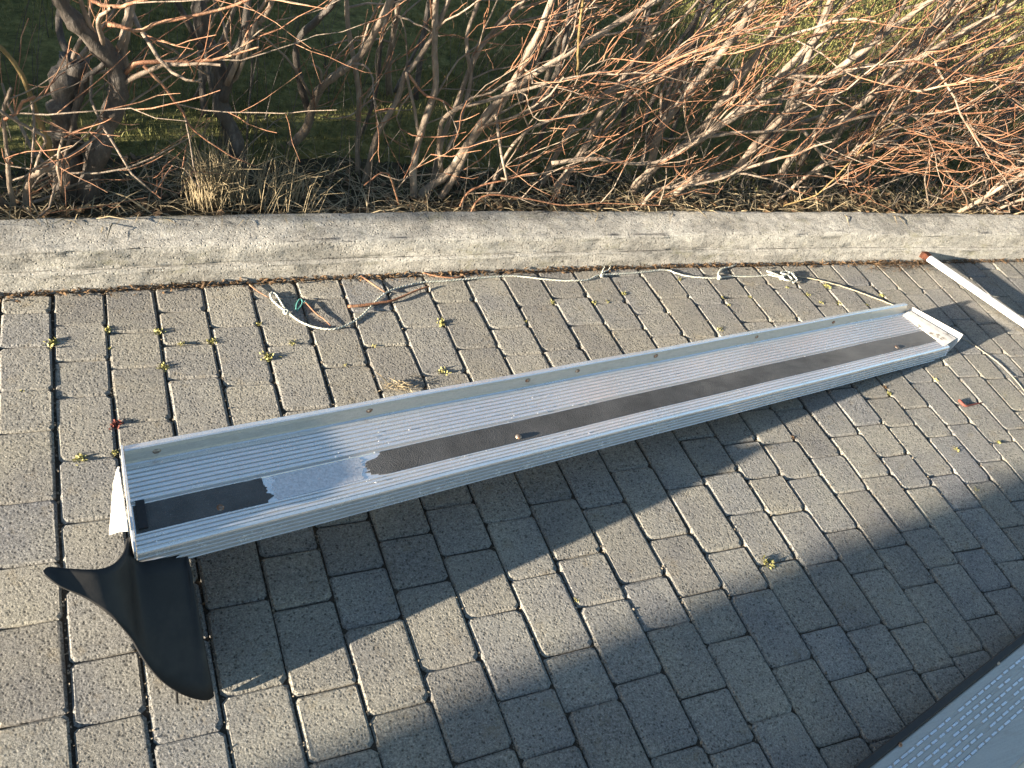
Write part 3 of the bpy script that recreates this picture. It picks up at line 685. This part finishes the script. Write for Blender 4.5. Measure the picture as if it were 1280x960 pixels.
def f_straw(r):
    p = at(490 + r.gauss(0, 11), 488 - (r.random()) * 6, 0); return (p[0], p[1], r.uniform(.001, .008)), 0
litter('straw_scrap', 'straw', 46, f_straw, .015, .06, .0006, .0014, 6, 'wisp of dry straw behind the rear edge of the board')
def f_kerbback(r):
    x = r.uniform(-1.2, 5.5); y = kerb_y(x) + .17 + abs(r.gauss(0, .17)); return (x, y, lawn_z(x, y) + r.uniform(.004, .02)), 0
litter('dry_grass_litter', 'straw', 4200, f_kerbback, .03, .16, .0007, .0018, 7, 'grey brown dry grass and stalks under the hedge')
litter('leaf_litter', 'litter', 2200, f_kerbback, .01, .04, .003, .009, 8, 'brown dead leaves under the hedge')

# ------------------------------------------------------------------ grass
def grass(name, n_, seed, xr, yr, h0, h1, mat, label, cond=None):
    r = np.random.RandomState(seed); V = []; F = []
    X = r.uniform(*xr, n_); Y = yr[0] + (yr[1] - yr[0]) * r.rand(n_) ** 1.25; H = r.uniform(h0, h1, n_); A = r.uniform(0, 6.283, n_); B = r.uniform(0, .9, n_); A2 = r.uniform(0, 6.283, n_)
    for x, y, h, a, b, a2 in zip(X, Y, H, A, B, A2):
        dens = math.sin(2.2 * x + 1) * math.cos(2.9 * y) + math.sin(5.3 * x - 2.1 * y)
        if dens < -1.1: continue
        h *= 1 + .35 * dens * .5
        z = lawn_z(x, y) - .004; w = .0012 + .0006 * (y - 2.5)
        wx, wy = math.cos(a2) * w, math.sin(a2) * w; tx, ty = math.cos(a) * h * b, math.sin(a) * h * b
        n0 = len(V); V += [(x - wx, y - wy, z), (x + wx, y + wy, z), (x + tx * .45 + wx * .7, y + ty * .45 + wy * .7, z + h * .62), (x + tx * .45 - wx * .7, y + ty * .45 - wy * .7, z + h * .62), (x + tx, y + ty, z + h * (1 - .35 * b))]
        F += [(n0, n0 + 1, n0 + 2, n0 + 3), (n0 + 3, n0 + 2, n0 + 4)]
    o = mesh_obj(name, V, F, M[mat]); tag(o, label, 'grass', kind='stuff')
grass('lawn_grass', 140000, 1, (-2.0, 9.0), (2.62, 6.6), .014, .040, 'blade', 'short winter grass of the lawn behind the hedge')
def straw_tuft(px, z, n_, H, label, lean=(0, 0), seed=1, sp=.05):
    c = at(*px, z); r = random.Random(seed); o0 = empty('dry_grass_tuft', tuple(c)); m = Mesh()
    for k in range(n_):
        b = c + np.array([r.gauss(0, sp), r.gauss(0, sp * .6), 0]); h = H * r.uniform(.4, 1.1); a = r.uniform(0, 6.28); q = r.uniform(.05, .75)
        t1 = b + np.array([math.cos(a) * q * h * .35 + lean[0] * h * .4, math.sin(a) * q * h * .3 + lean[1] * h * .4, h * .6]); t2 = b + np.array([math.cos(a) * q * h + lean[0] * h, math.sin(a) * q * h * .8 + lean[1] * h, h * (1 - .4 * q)])
        tube(m, [b, t1, t2], [.0012, .001, .0004], 3, False)
    m.build('stalks', M['straw'], o0); tag(o0, label, 'grass')
straw_tuft((268, 258), GZ + .01, 260, .26, 'upright tuft of dry straw leaning against the slim dark trunk', (-.10, 0), 2, .045)
straw_tuft((345, 255), GZ + .01, 90, .22, 'thin spread tuft of dry stalks between the slim dark trunk and the pale stems', (.15, 0), 3, .06)

m = Mesh(); r = random.Random(44)
for k in range(420):
    x = r.uniform(-.6, 5.0); y = kerb_y(x) + .22 + r.random() ** 1.3 * 1.3; h = r.uniform(.12, .62); z = lawn_z(x, y) - .01; a = r.uniform(0, 6.28); q = r.uniform(.02, .5)
    p0_ = np.array([x, y, z]); p1_ = p0_ + np.array([math.cos(a) * q * h * .35, math.sin(a) * q * h * .35, h * .55]); p2_ = p0_ + np.array([math.cos(a) * q * h, math.sin(a) * q * h, h])
    R_ = r.uniform(.0009, .0024); tube(m, spline([p0_, p1_, p2_], 3), np.linspace(R_, R_ * .4, 7), 4, False)
    if r.random() < .6:
        b_ = a + r.uniform(-1.2, 1.2); tube(m, [p1_, p1_ + np.array([math.cos(b_) * h * .25, math.sin(b_) * h * .25, h * .22])], [R_ * .6, R_ * .3], 3, False)
o = m.build('dry_stalks', M['bark_dark'], None, True); tag(o, 'thin dark dry stalks standing in the grass among the shrubs', 'stalks', kind='stuff')

# ------------------------------------------------------------------ hedge of bare shrubs
hr = random.Random(21); NPR = np.random.RandomState(21)
def nrm(v): return v / (np.linalg.norm(v) + 1e-12)
def wander(p, d, length, r0, r1, seg, wob, pull, r):
    pts = [np.asarray(p, float)]; d = nrm(np.asarray(d, float)); st = length / seg
    for k in range(seg):
        d = nrm(d + np.array([r.gauss(0, wob), r.gauss(0, wob), r.gauss(0, wob)]) + pull); pts.append(pts[-1] + d * st)
        if pts[-1][1] < kerb_y(pts[-1][0]) + .17 and pts[-1][2] < .30: pts[-1][1] = kerb_y(pts[-1][0]) + .17; d[1] = abs(d[1])
        if pts[-1][2] < GZ + .03: pts[-1][2] = GZ + .03; d[2] = abs(d[2])
    return np.array(pts), np.linspace(r0, r1, seg + 1)
def sprout(m_br, m_tw, pts, rad, r, nb, lb, ld, twn, droop=0.0):
    """side branches along a stem, twigs along the branches"""
    n_ = len(pts)
    for k in range(nb):
        t = r.uniform(.22, .98); i = min(int(t * (n_ - 1)), n_ - 2); p = lerp(pts[i], pts[i + 1], t * (n_ - 1) - i); tg = nrm(pts[i + 1] - pts[i])
        d = nrm(tg * r.uniform(.25, .9) + np.array([ld[0] + r.gauss(0, .55), ld[1] + r.gauss(0, .5), ld[2] + r.gauss(0, .45)]))
        R = max(.0022, rad[i] * r.uniform(.3, .6)); R = min(R, .0085); L = lb * r.uniform(.45, 1.25)
        bp_, br_ = wander(p, d, L, R, R * .45, 6, .17, np.array([.05, 0, .05 - droop]), r); tube(m_br, bp_, br_, 5, False)
        for q in range(twn):
            tt = r.uniform(.15, 1.0); j = min(int(tt * 6), 5); pp = lerp(bp_[j], bp_[j + 1], tt * 6 - j); tg2 = nrm(bp_[j + 1] - bp_[j])
            d2 = nrm(tg2 * r.uniform(.5, 1.2) + np.array([.25 + r.gauss(0, .42), r.gauss(0, .45) - .02, .20 + r.gauss(0, .42)]))
            R2 = r.uniform(.0011, .0025); tp, tr = wander(pp, d2, r.uniform(.08, .34), R2, R2 * .5, 5, .13, np.array([.05, 0, .07]), r); tube(m_tw, tp, tr, 4, False)
            if r.random() < .35:
                k3 = r.randint(1, 3); tp2, tr2 = wander(tp[k3], nrm(tp[k3 + 1] - tp[k3] + np.array([r.gauss(0, .7), r.gauss(0, .7), r.gauss(0, .7)])), r.uniform(.03, .10), R2 * .7, R2 * .4, 3, .2, np.zeros(3), r); tube(m_tw, tp2, tr2, 3, False)

# every shrub: label, stems traced as (pixels, depth at foot, depth at tip, radius at foot, radius at tip, bark)
SH = [
 ('gnarled dark shrub with a hollow cut stump at the end of the hedge', [
   ([(84, 274), (86, 222), (83, 172), (80, 125), (84, 92), (92, 74)], 2.62, 2.66, .046, .034, 'bark_dark'),
   ([(106, 272), (116, 215), (134, 165), (148, 125), (148, 85), (124, 52), (94, 24), (72, -10)], 2.60, 2.52, .036, .018, 'bark_dark'),
   ([(148, 120), (154, 96), (152, 60), (160, 20), (165, -20)], 2.60, 2.6, .016, .009, 'bark'),
   ([(150, 100), (170, 82), (200, 79), (236, 79), (270, 74), (300, 66), (324, 59)], 2.56, 2.40, .007, .002, 'twig'),
   ([(180, 84), (205, 112), (228, 142), (243, 163), (285, 191), (319, 208)], 2.50, 2.42, .005, .0015, 'twig'),
   ([(118, 205), (92, 160), (102, 120), (112, 95), (145, 70)], 2.62, 2.6, .012, .007, 'bark_dark'),
   ([(92, 74), (75, 40), (80, 0)], 2.66, 2.8, .012, .007, 'bark_dark'),
   ([(135, 30), (175, 40), (200, 30), (250, 18), (305, 3)], 2.5, 2.42, .006, .003, 'twig'),
   ([(105, -10), (125, 5), (150, 7), (168, 2)], 2.42, 2.38, .006, .003, 'twig')], 13, 9),
 ('low sprawling shrub with crooked pale stems past the hollow stump', [
   ([(44, 274), (33, 250), (36, 230), (50, 215), (72, 204)], 2.58, 2.52, .014, .009, 'bark'),
   ([(-8, 50), (20, 78), (40, 115), (52, 150), (64, 185), (72, 205)], 2.5, 2.54, .006, .009, 'twig2'),
   ([(-8, 135), (20, 151), (45, 164), (57, 173), (50, 193), (42, 215)], 2.46, 2.52, .005, .004, 'bark'),
   ([(20, 268), (12, 230), (10, 190), (5, 140), (14, 110)], 2.56, 2.5, .010, .004, 'bark'),
   ([(6, 150), (22, 140), (32, 125), (44, 121)], 2.48, 2.44, .005, .004, 'twig'),
   ([(30, 272), (5, 255), (-15, 235)], 2.6, 2.5, .016, .012, 'bark_dark')], 9, 9),
 ('slim dark upright shrub rising beside the dry straw tuft', [
   ([(298, 268), (298, 222), (291, 165), (277, 132), (281, 100), (270, 62), (256, 38), (250, -15)], 2.72, 2.8, .031, .014, 'bark_dark'),
   ([(279, 125), (288, 90), (302, 52), (312, -10)], 2.74, 2.72, .014, .008, 'bark_dark'),
   ([(292, 172), (268, 120), (258, 70), (262, 10)], 2.76, 2.9, .010, .006, 'bark_dark'),
   ([(312, 262), (308, 180), (315, 90), (310, 10)], 2.9, 3.0, .005, .003, 'bark_dark'),
   ([(284, 105), (310, 45), (330, 20), (345, -10)], 2.72, 2.6, .009, .005, 'bark')], 10, 8),
 ('forked grey shrub leaning over the dry grass', [
   ([(350, 196), (368, 180), (386, 160), (393, 130), (405, 108), (432, 85), (452, 68), (470, 40), (490, 0)], 3.0, 2.7, .018, .009, 'bark'),
   ([(388, 150), (376, 105), (371, 58), (392, 30), (410, 10), (424, -15)], 2.92, 2.8, .013, .008, 'bark_dark'),
   ([(430, 87), (448, 78), (462, 85), (468, 105), (460, 122)], 2.76, 2.66, .005, .002, 'bark'),
   ([(393, 135), (402, 95), (390, 80)], 2.86, 2.8, .006, .003, 'bark')], 12, 9),
 ('cluster of slender grey stems fanning upwards beside the forked grey shrub', [
   ([(447, 238), (448, 190), (449, 112), (437, 40), (432, -15)], 2.78, 2.9, .010, .006, 'bark'),
   ([(452, 246), (471, 172), (497, 124), (509, 92), (538, 50), (566, -12)], 2.74, 2.7, .012, .006, 'bark'),
   ([(509, 92), (530, 118), (552, 128), (570, 140)], 2.7, 2.6, .005, .003, 'twig'),
   ([(516, 264), (516, 205), (527, 158), (541, 114), (539, 58), (543, -12)], 2.62, 2.7, .014, .007, 'bark'),
   ([(508, 90), (518, 140), (524, 170)], 2.7, 2.66, .005, .006, 'bark'),
   ([(500, 268), (490, 225), (478, 215), (455, 232)], 2.6, 2.5, .005, .002, 'twig'),
   ([(437, 262), (440, 200), (470, 120), (480, 50), (500, -10)], 3.0, 3.1, .009, .005, 'bark_dark')], 14, 10),
 ('spreading shrub with pale crooked stems reaching out from one foot', [
   ([(524, 262), (528, 240), (557, 217), (580, 187), (600, 160), (621, 139), (655, 84), (670, 50), (694, -12)], 2.66, 2.55, .017, .008, 'bark'),
   ([(541, 264), (572, 212), (595, 165), (620, 130), (660, 100), (720, 62), (790, 20), (850, -12)], 2.64, 2.5, .014, .006, 'bark'),
   ([(552, 215), (550, 165), (566, 138), (610, 124), (660, 112), (705, 100), (760, 88)], 2.64, 2.45, .009, .004, 'bark'),
   ([(536, 264), (548, 190), (575, 120), (600, 60), (640, 15), (665, -10)], 2.76, 2.8, .011, .006, 'bark'),
   ([(602, 264), (625, 210), (655, 165), (700, 146), (740, 140)], 2.62, 2.5, .009, .003, 'bark'),
   ([(580, 245), (600, 232), (640, 222), (672, 216)], 2.56, 2.48, .005, .002, 'twig'),
   ([(560, 190), (575, 150), (590, 100), (585, 50), (600, 0)], 2.7, 2.8, .008, .005, 'bark')], 20, 11),
 ('leaning shrub whose long stems all bend away from the forked grey shrub', [
   ([(682, 258), (692, 238), (730, 184), (749, 142), (775, 101), (805, 52), (824, 22), (842, -14)], 2.66, 2.6, .015, .008, 'bark'),
   ([(660, 264), (700, 180), (735, 130), (790, 95), (850, 60), (900, 30), (950, -10)], 2.7, 2.52, .011, .006, 'bark'),
   ([(690, 205), (737, 198), (797, 203), (831, 199), (860, 184), (886, 166), (930, 130)], 2.58, 2.44, .009, .005, 'bark'),
   ([(722, 105), (724, 60), (730, -12)], 2.5, 2.46, .0045, .004, 'twig2'),
   ([(640, 262), (668, 190), (690, 120), (705, 50), (715, -10)], 2.85, 2.95, .010, .006, 'bark_dark'),
   ([(745, 262), (770, 200), (782, 120), (800, 60), (815, -12)], 2.9, 3.0, .012, .007, 'bark_dark'),
   ([(600, 248), (660, 250), (700, 257), (760, 255), (838, 257)], 2.52, 2.46, .004, .0015, 'twig')], 26, 12),
 ('dense shrub with thick pale stems sweeping up over a dark hollow at its foot', [
   ([(788, 252), (800, 228), (841, 192), (886, 166), (925, 140), (968, 104), (1010, 60), (1060, 10), (1080, -15)], 2.64, 2.5, .017, .009, 'bark'),
   ([(830, 262), (856, 230), (912, 217), (942, 184), (972, 150), (1010, 116), (1047, 86), (1092, 50), (1150, 8), (1180, -12)], 2.60, 2.45, .017, .008, 'bark'),
   ([(800, 260), (822, 166), (852, 124), (894, 71), (924, 34), (948, -12)], 2.72, 2.72, .018, .010, 'bark'),
   ([(868, 180), (912, 112), (950, 64), (984, 19), (1003, -14)], 2.66, 2.6, .016, .011, 'bark'),
   ([(780, 262), (808, 190), (838, 110), (860, 50), (880, -12)], 2.8, 2.9, .013, .008, 'bark_dark'),
   ([(815, 240), (850, 232), (900, 224), (935, 205)], 2.52, 2.46, .007, .004, 'bark'),
   ([(800, 100), (850, 72), (920, 45), (1000, 30)], 2.5, 2.4, .005, .003, 'twig')], 34, 13),
 ('thicket of smooth grey green stems sloping steeply behind the sweeping shrub', [
   ([(940, 250), (975, 160), (1002, 92), (1021, 42), (1043, -14)], 2.82, 2.9, .019, .013, 'bark'),
   ([(962, 252), (987, 200), (1032, 165), (1085, 127), (1119, 97), (1180, 55), (1250, 15), (1290, -10)], 2.66, 2.5, .015, .008, 'bark'),
   ([(960, 262), (1017, 214), (1055, 199), (1077, 181), (1122, 176)], 2.6, 2.48, .011, .004, 'bark'),
   ([(1032, 166), (1059, 150), (1119, 142), (1145, 148), (1166, 172), (1212, 178), (1285, 172)], 2.58, 2.42, .009, .003, 'bark'),
   ([(1002, 162), (1015, 178), (1030, 197)], 2.56, 2.52, .007, .006, 'bark'),
   ([(976, 259), (1005, 250), (1030, 238), (1062, 202), (1090, 175), (1122, 150)], 2.54, 2.42, .004, .002, 'twig2'),
   ([(980, 250), (1040, 130), (1080, 70), (1120, 20), (1140, -12)], 2.9, 2.95, .015, .009, 'bark'),
   ([(1000, 254), (1060, 150), (1110, 90), (1160, 40), (1200, -12)], 2.8, 2.8, .013, .008, 'bark')], 38, 13),
 ('dense shrub with hanging forked twigs and level shoots past the steep thicket', [
   ([(1060, 258), (1090, 190), (1140, 130), (1190, 90), (1240, 60), (1300, 30)], 2.74, 2.6, .014, .008, 'bark'),
   ([(1085, 260), (1130, 180), (1190, 120), (1250, 80), (1310, 60)], 2.85, 2.8, .013, .008, 'bark'),
   ([(1150, 172), (1170, 190), (1197, 230), (1212, 234), (1228, 220)], 2.5, 2.44, .005, .003, 'bark'),
   ([(1168, 188), (1157, 222), (1161, 258)], 2.5, 2.47, .004, .003, 'bark'),
   ([(1172, 192), (1200, 198), (1250, 192), (1300, 196)], 2.5, 2.42, .006, .003, 'bark'),
   ([(1040, 258), (1100, 130), (1150, 60), (1190, -10)], 3.0, 3.1, .014, .009, 'bark_dark'),
   ([(1130, 75), (1180, 88), (1230, 98), (1290, 105)], 2.46, 2.36, .005, .003, 'twig'),
   ([(1170, 138), (1200, 142), (1250, 138), (1300, 128)], 2.44, 2.36, .0045, .003, 'twig')], 40, 13),
 ('low shrub of parallel stems lying out over the end of the hedge', [
   ([(1188, 272), (1231, 247), (1280, 217), (1330, 190)], 2.50, 2.40, .012, .008, 'bark'),
   ([(1200, 272), (1240, 254), (1290, 230), (1340, 210)], 2.52, 2.42, .010, .007, 'bark'),
   ([(1215, 268), (1245, 232), (1290, 190), (1340, 160)], 2.58, 2.5, .010, .007, 'bark'),
   ([(1225, 272), (1260, 255), (1310, 236)], 2.5, 2.42, .009, .006, 'bark'),
   ([(1230, 262), (1255, 215), (1290, 165), (1340, 120)], 2.66, 2.6, .011, .007, 'bark'),
   ([(1200, 262), (1225, 205), (1262, 150), (1320, 100)], 2.75, 2.8, .010, .007, 'bark_dark')], 30, 11),
]
for si, (label, stems, nbr, ntw) in enumerate(SH):
    base = aty(*stems[0][0][0], stems[0][1]); root = empty('bare_shrub', (base[0], base[1], GZ))
    tag(root, label, 'shrub', 'bare shrubs of the hedge'); r = random.Random(300 + si); br = Mesh(); twm = Mesh()
    for k, (px, y0, y1, r0, r1, bark) in enumerate(stems):
        P3 = np.array([aty(u_, v_, y0 + (y1 - y0) * q) for (u_, v_), q in zip(px, np.linspace(0, 1, len(px)))])
        # grow on past the top of the picture, so the shrub has its whole height
        if min(p[1] for p in px) < 5 and px[-1][1] < 5:
            d = nrm(P3[-1] - P3[-2]); ext, _ = wander(P3[-1], d, r.uniform(.25, .55), r1, r1, 3, .12, np.array([.02, 0, .12]), r); P3 = np.vstack([P3, ext[1:]])
        if k == 0 or px[0][1] > 230:
            gz_ = lawn_z(P3[0][0], P3[0][1])
            P3 = np.vstack([[P3[0][0] - .02, P3[0][1] + .01, min(gz_, P3[0][2]) - .07], P3])
        sp = spline(P3, 5); rad = np.linspace(r0, r1, len(sp)) * (1 + np.array([r.gauss(0, .13 if r0 > .02 else .06) for _ in sp])); rad[0] *= 1.15
        wobn = np.cumsum(NPR.randn(len(sp), 3), axis=0) * .0012; wobn -= np.linspace(0, 1, len(sp))[:, None] * wobn[-1]; sp = sp + wobn
        if k == 0 or px[0][1] > 230: sp[0][2] = min(sp[0][2], GZ - .01)
        m = Mesh(); tube(m, sp, rad, 8 if r0 > .012 else 6); m.build('stem', M[bark], root, True)
        w = 1.0 if r0 > .008 else .45
        sprout(br, twm, sp, rad, r, max(2, int(nbr * (.42 if si < 5 else .47 if si < 8 else .38) * w)), .40, (.30, -.06, .24), max(1, int(ntw * .34)), .0)
    o = br.build('branches', M['bark'], root, True); o['kind'] = 'stuff'
    o = twm.build('twigs', M['twig'], root, True); o['kind'] = 'stuff'
    if si == 0:
        c = aty(93, 78, 2.655); m = Mesh(); an = np.arange(12) * 2 * math.pi / 12
        ring = lambda rr_, z, j: [c + np.array([rr_ * math.cos(a) * (1 + j * math.sin(3 * a)), rr_ * math.sin(a) * (1 + j * math.cos(2 * a)), z]) for a in an]
        v = ring(.030, -.09, .1) + ring(.036, -.02, .12) + ring(.038, .012, .15) + ring(.028, .010, .15) + ring(.022, -.03, .2)
        m.add(v, [(q * 12 + i, q * 12 + (i + 1) % 12, (q + 1) * 12 + (i + 1) % 12, (q + 1) * 12 + i) for q in range(4) for i in range(12)] + [tuple(48 + i for i in range(12))]); m.build('hollow_stump', M['bark_dark'], root, True)
# a second, looser rank behind the first, and the hedge running on out of the picture
def wild(x, y, h, n_st, lean, label, seed, nb=16, ntw=6, barks=('bark', 'bark_dark'), lean_y=0.0):
    r = random.Random(seed); z = lawn_z(x, y); root = empty('bare_shrub', (x, y, z)); tag(root, label, 'shrub', 'bare shrubs of the hedge'); br = Mesh(); twm = Mesh()
    for k in range(n_st):
        a = r.uniform(0, 6.28); d = np.array([math.cos(a) * .35 + lean, math.sin(a) * .3 + lean_y, 1.0]); R = r.uniform(.007, .016)
        sp, rad = wander((x + r.gauss(0, .06), y + r.gauss(0, .06), z - .02), d, h * r.uniform(.75, 1.2), R, R * .45, 9, .10, np.array([lean * .05, 0, .03]), r); sp = spline(sp, 2); rad = np.linspace(R, R * .45, len(sp))
        m = Mesh(); tube(m, sp, rad, 6); m.build('stem', M[r.choice(barks)], root, True)
        sprout(br, twm, sp, rad, r, nb, .36, (.16 + lean * .2, -.05, .2), ntw, 0.0)
    o = br.build('branches', M['bark'], root, True); o['kind'] = 'stuff'
    o = twm.build('twigs', M['twig'], root, True); o['kind'] = 'stuff'
REAR = ['slight bare shrub in the rear rank behind the slim dark upright shrub', 'slight bare shrub in the rear rank behind the cluster of slender grey stems',
        'bare shrub in the rear rank behind the leaning shrub with long bent stems', 'bare shrub in the rear rank behind the thick sweeping pale stems',
        'bare shrub in the rear rank behind the steep grey green thicket', 'bare shrub in the rear rank behind the shrub with hanging forked twigs',
        'bare shrub in the rear rank behind the low parallel stems', 'bare shrub in the rear rank beyond the low parallel stems']
for k, (x, y, h, n_, ln) in enumerate([(.55, 3.25, 1.3, 3, .0), (1.25, 3.35, 1.3, 3, .1), (1.9, 3.3, 1.3, 4, .25), (2.5, 3.2, 1.3, 4, .4), (3.1, 3.15, 1.3, 5, .5), (3.75, 3.05, 1.3, 5, .5), (4.5, 2.95, 1.3, 5, .5), (5.3, 2.85, 1.3, 5, .4)]):
    wild(x, y, h, n_, ln, REAR[k], 70 + k, 9, 3, ('bark_dark', 'bark_dark', 'bark'))
for k, (x, h, n_) in enumerate([(-.9, 1.4, 5), (-1.7, 1.4, 5), (-2.6, 1.4, 5), (4.9, 1.2, 6), (5.7, 1.3, 6)]):
    wild(x, kerb_y(x) + .42, h, n_, .1 if x < 0 else .4, 'bare shrub where the hedge runs on', 90 + k, 12, 5)

for k, x in enumerate((-2.1, -3.0)):
    wild(x, kerb_y(x) + .36, 1.15, 6, .05, 'bare shrub bending out over the kerb where the hedge runs on', 120 + k, 14, 6, lean_y=-.55 - .1 * k)

# ------------------------------------------------------------------ unseen shadow casters added towards the sun
def slab(m, x0, x1, y0, y1, z0, z1): box(m, ((x0 + x1) / 2, (y0 + y1) / 2, (z0 + z1) / 2), ((x1 - x0) / 2, 0, 0), (0, (y1 - y0) / 2, 0), (0, 0, (z1 - z0) / 2))
TA = math.tan(_a)
HI, LO, GAP = .70, .385, .40
px_ = -10.0; hi_y, lo_y = HI + TA * px_, LO + TA * px_
gp = empty('caster_pillar', (px_, (hi_y + lo_y) / 2, 0)); tag(gp, 'unseen tall rendered pillar added to cast the soft shadow', 'pillar')  # unseen pillar, invented to cast the soft strip of shade on the paving
m = Mesh(); slab(m, px_ - .18, px_ + .18, lo_y, hi_y, -.02, 2.75); m.build('shaft', M['brick'], gp)
m = Mesh(); slab(m, px_ - .2, px_ + .2, lo_y - .004, hi_y + .004, 2.752, 2.85); m.build('cap', M['kerb'], gp)
sh_y = GAP + TA * -13.7
hs = empty('caster_house', (-11, sh_y - 3, 0)); tag(hs, 'unseen rendered block with dark roof added to widen the shade', 'caster_house')  # unseen building, added to carry the pillar's shade on to the near corner
m = Mesh(); slab(m, -13.5, -9.9, sh_y - 6.5, sh_y, -.02, 2.9); m.build('wall', M['brick'], hs)
m = Mesh(); rf = [(-13.7, sh_y - 6.7, 2.903), (-9.7, sh_y - 6.7, 2.903), (-9.7, sh_y, 2.903), (-13.7, sh_y, 2.903), (-11.7, sh_y - 6.7, 4.2), (-11.7, sh_y, 4.2)]
m.add([np.array(q) for q in rf], [(0, 3, 2, 1), (0, 4, 5, 3), (1, 2, 5, 4), (0, 1, 4), (3, 5, 2)]); m.build('roof', M['roof'], hs)

gs = empty('lawn_shade_block', (-5.4, 4.6, 0)); tag(gs, 'unseen low timber block with dark roof added to shade the lawn', 'shadow caster')  # unseen block, added to keep the sun off the lawn
m = Mesh(); slab(m, -6.3, -4.4, 2.50, 6.8, -.1, 1.2); m.build('wall', M['wood'], gs)
m = Mesh(); rf = [(-6.4, 2.46, 1.203), (-4.3, 2.46, 1.203), (-4.3, 6.9, 1.203), (-6.4, 6.9, 1.203), (-5.35, 2.46, 1.42), (-5.35, 6.9, 1.42)]
m.add([np.array(q) for q in rf], [(0, 3, 2, 1), (0, 4, 5, 3), (1, 2, 5, 4), (0, 1, 4), (3, 5, 2)]); m.build('roof', M['roof'], gs)
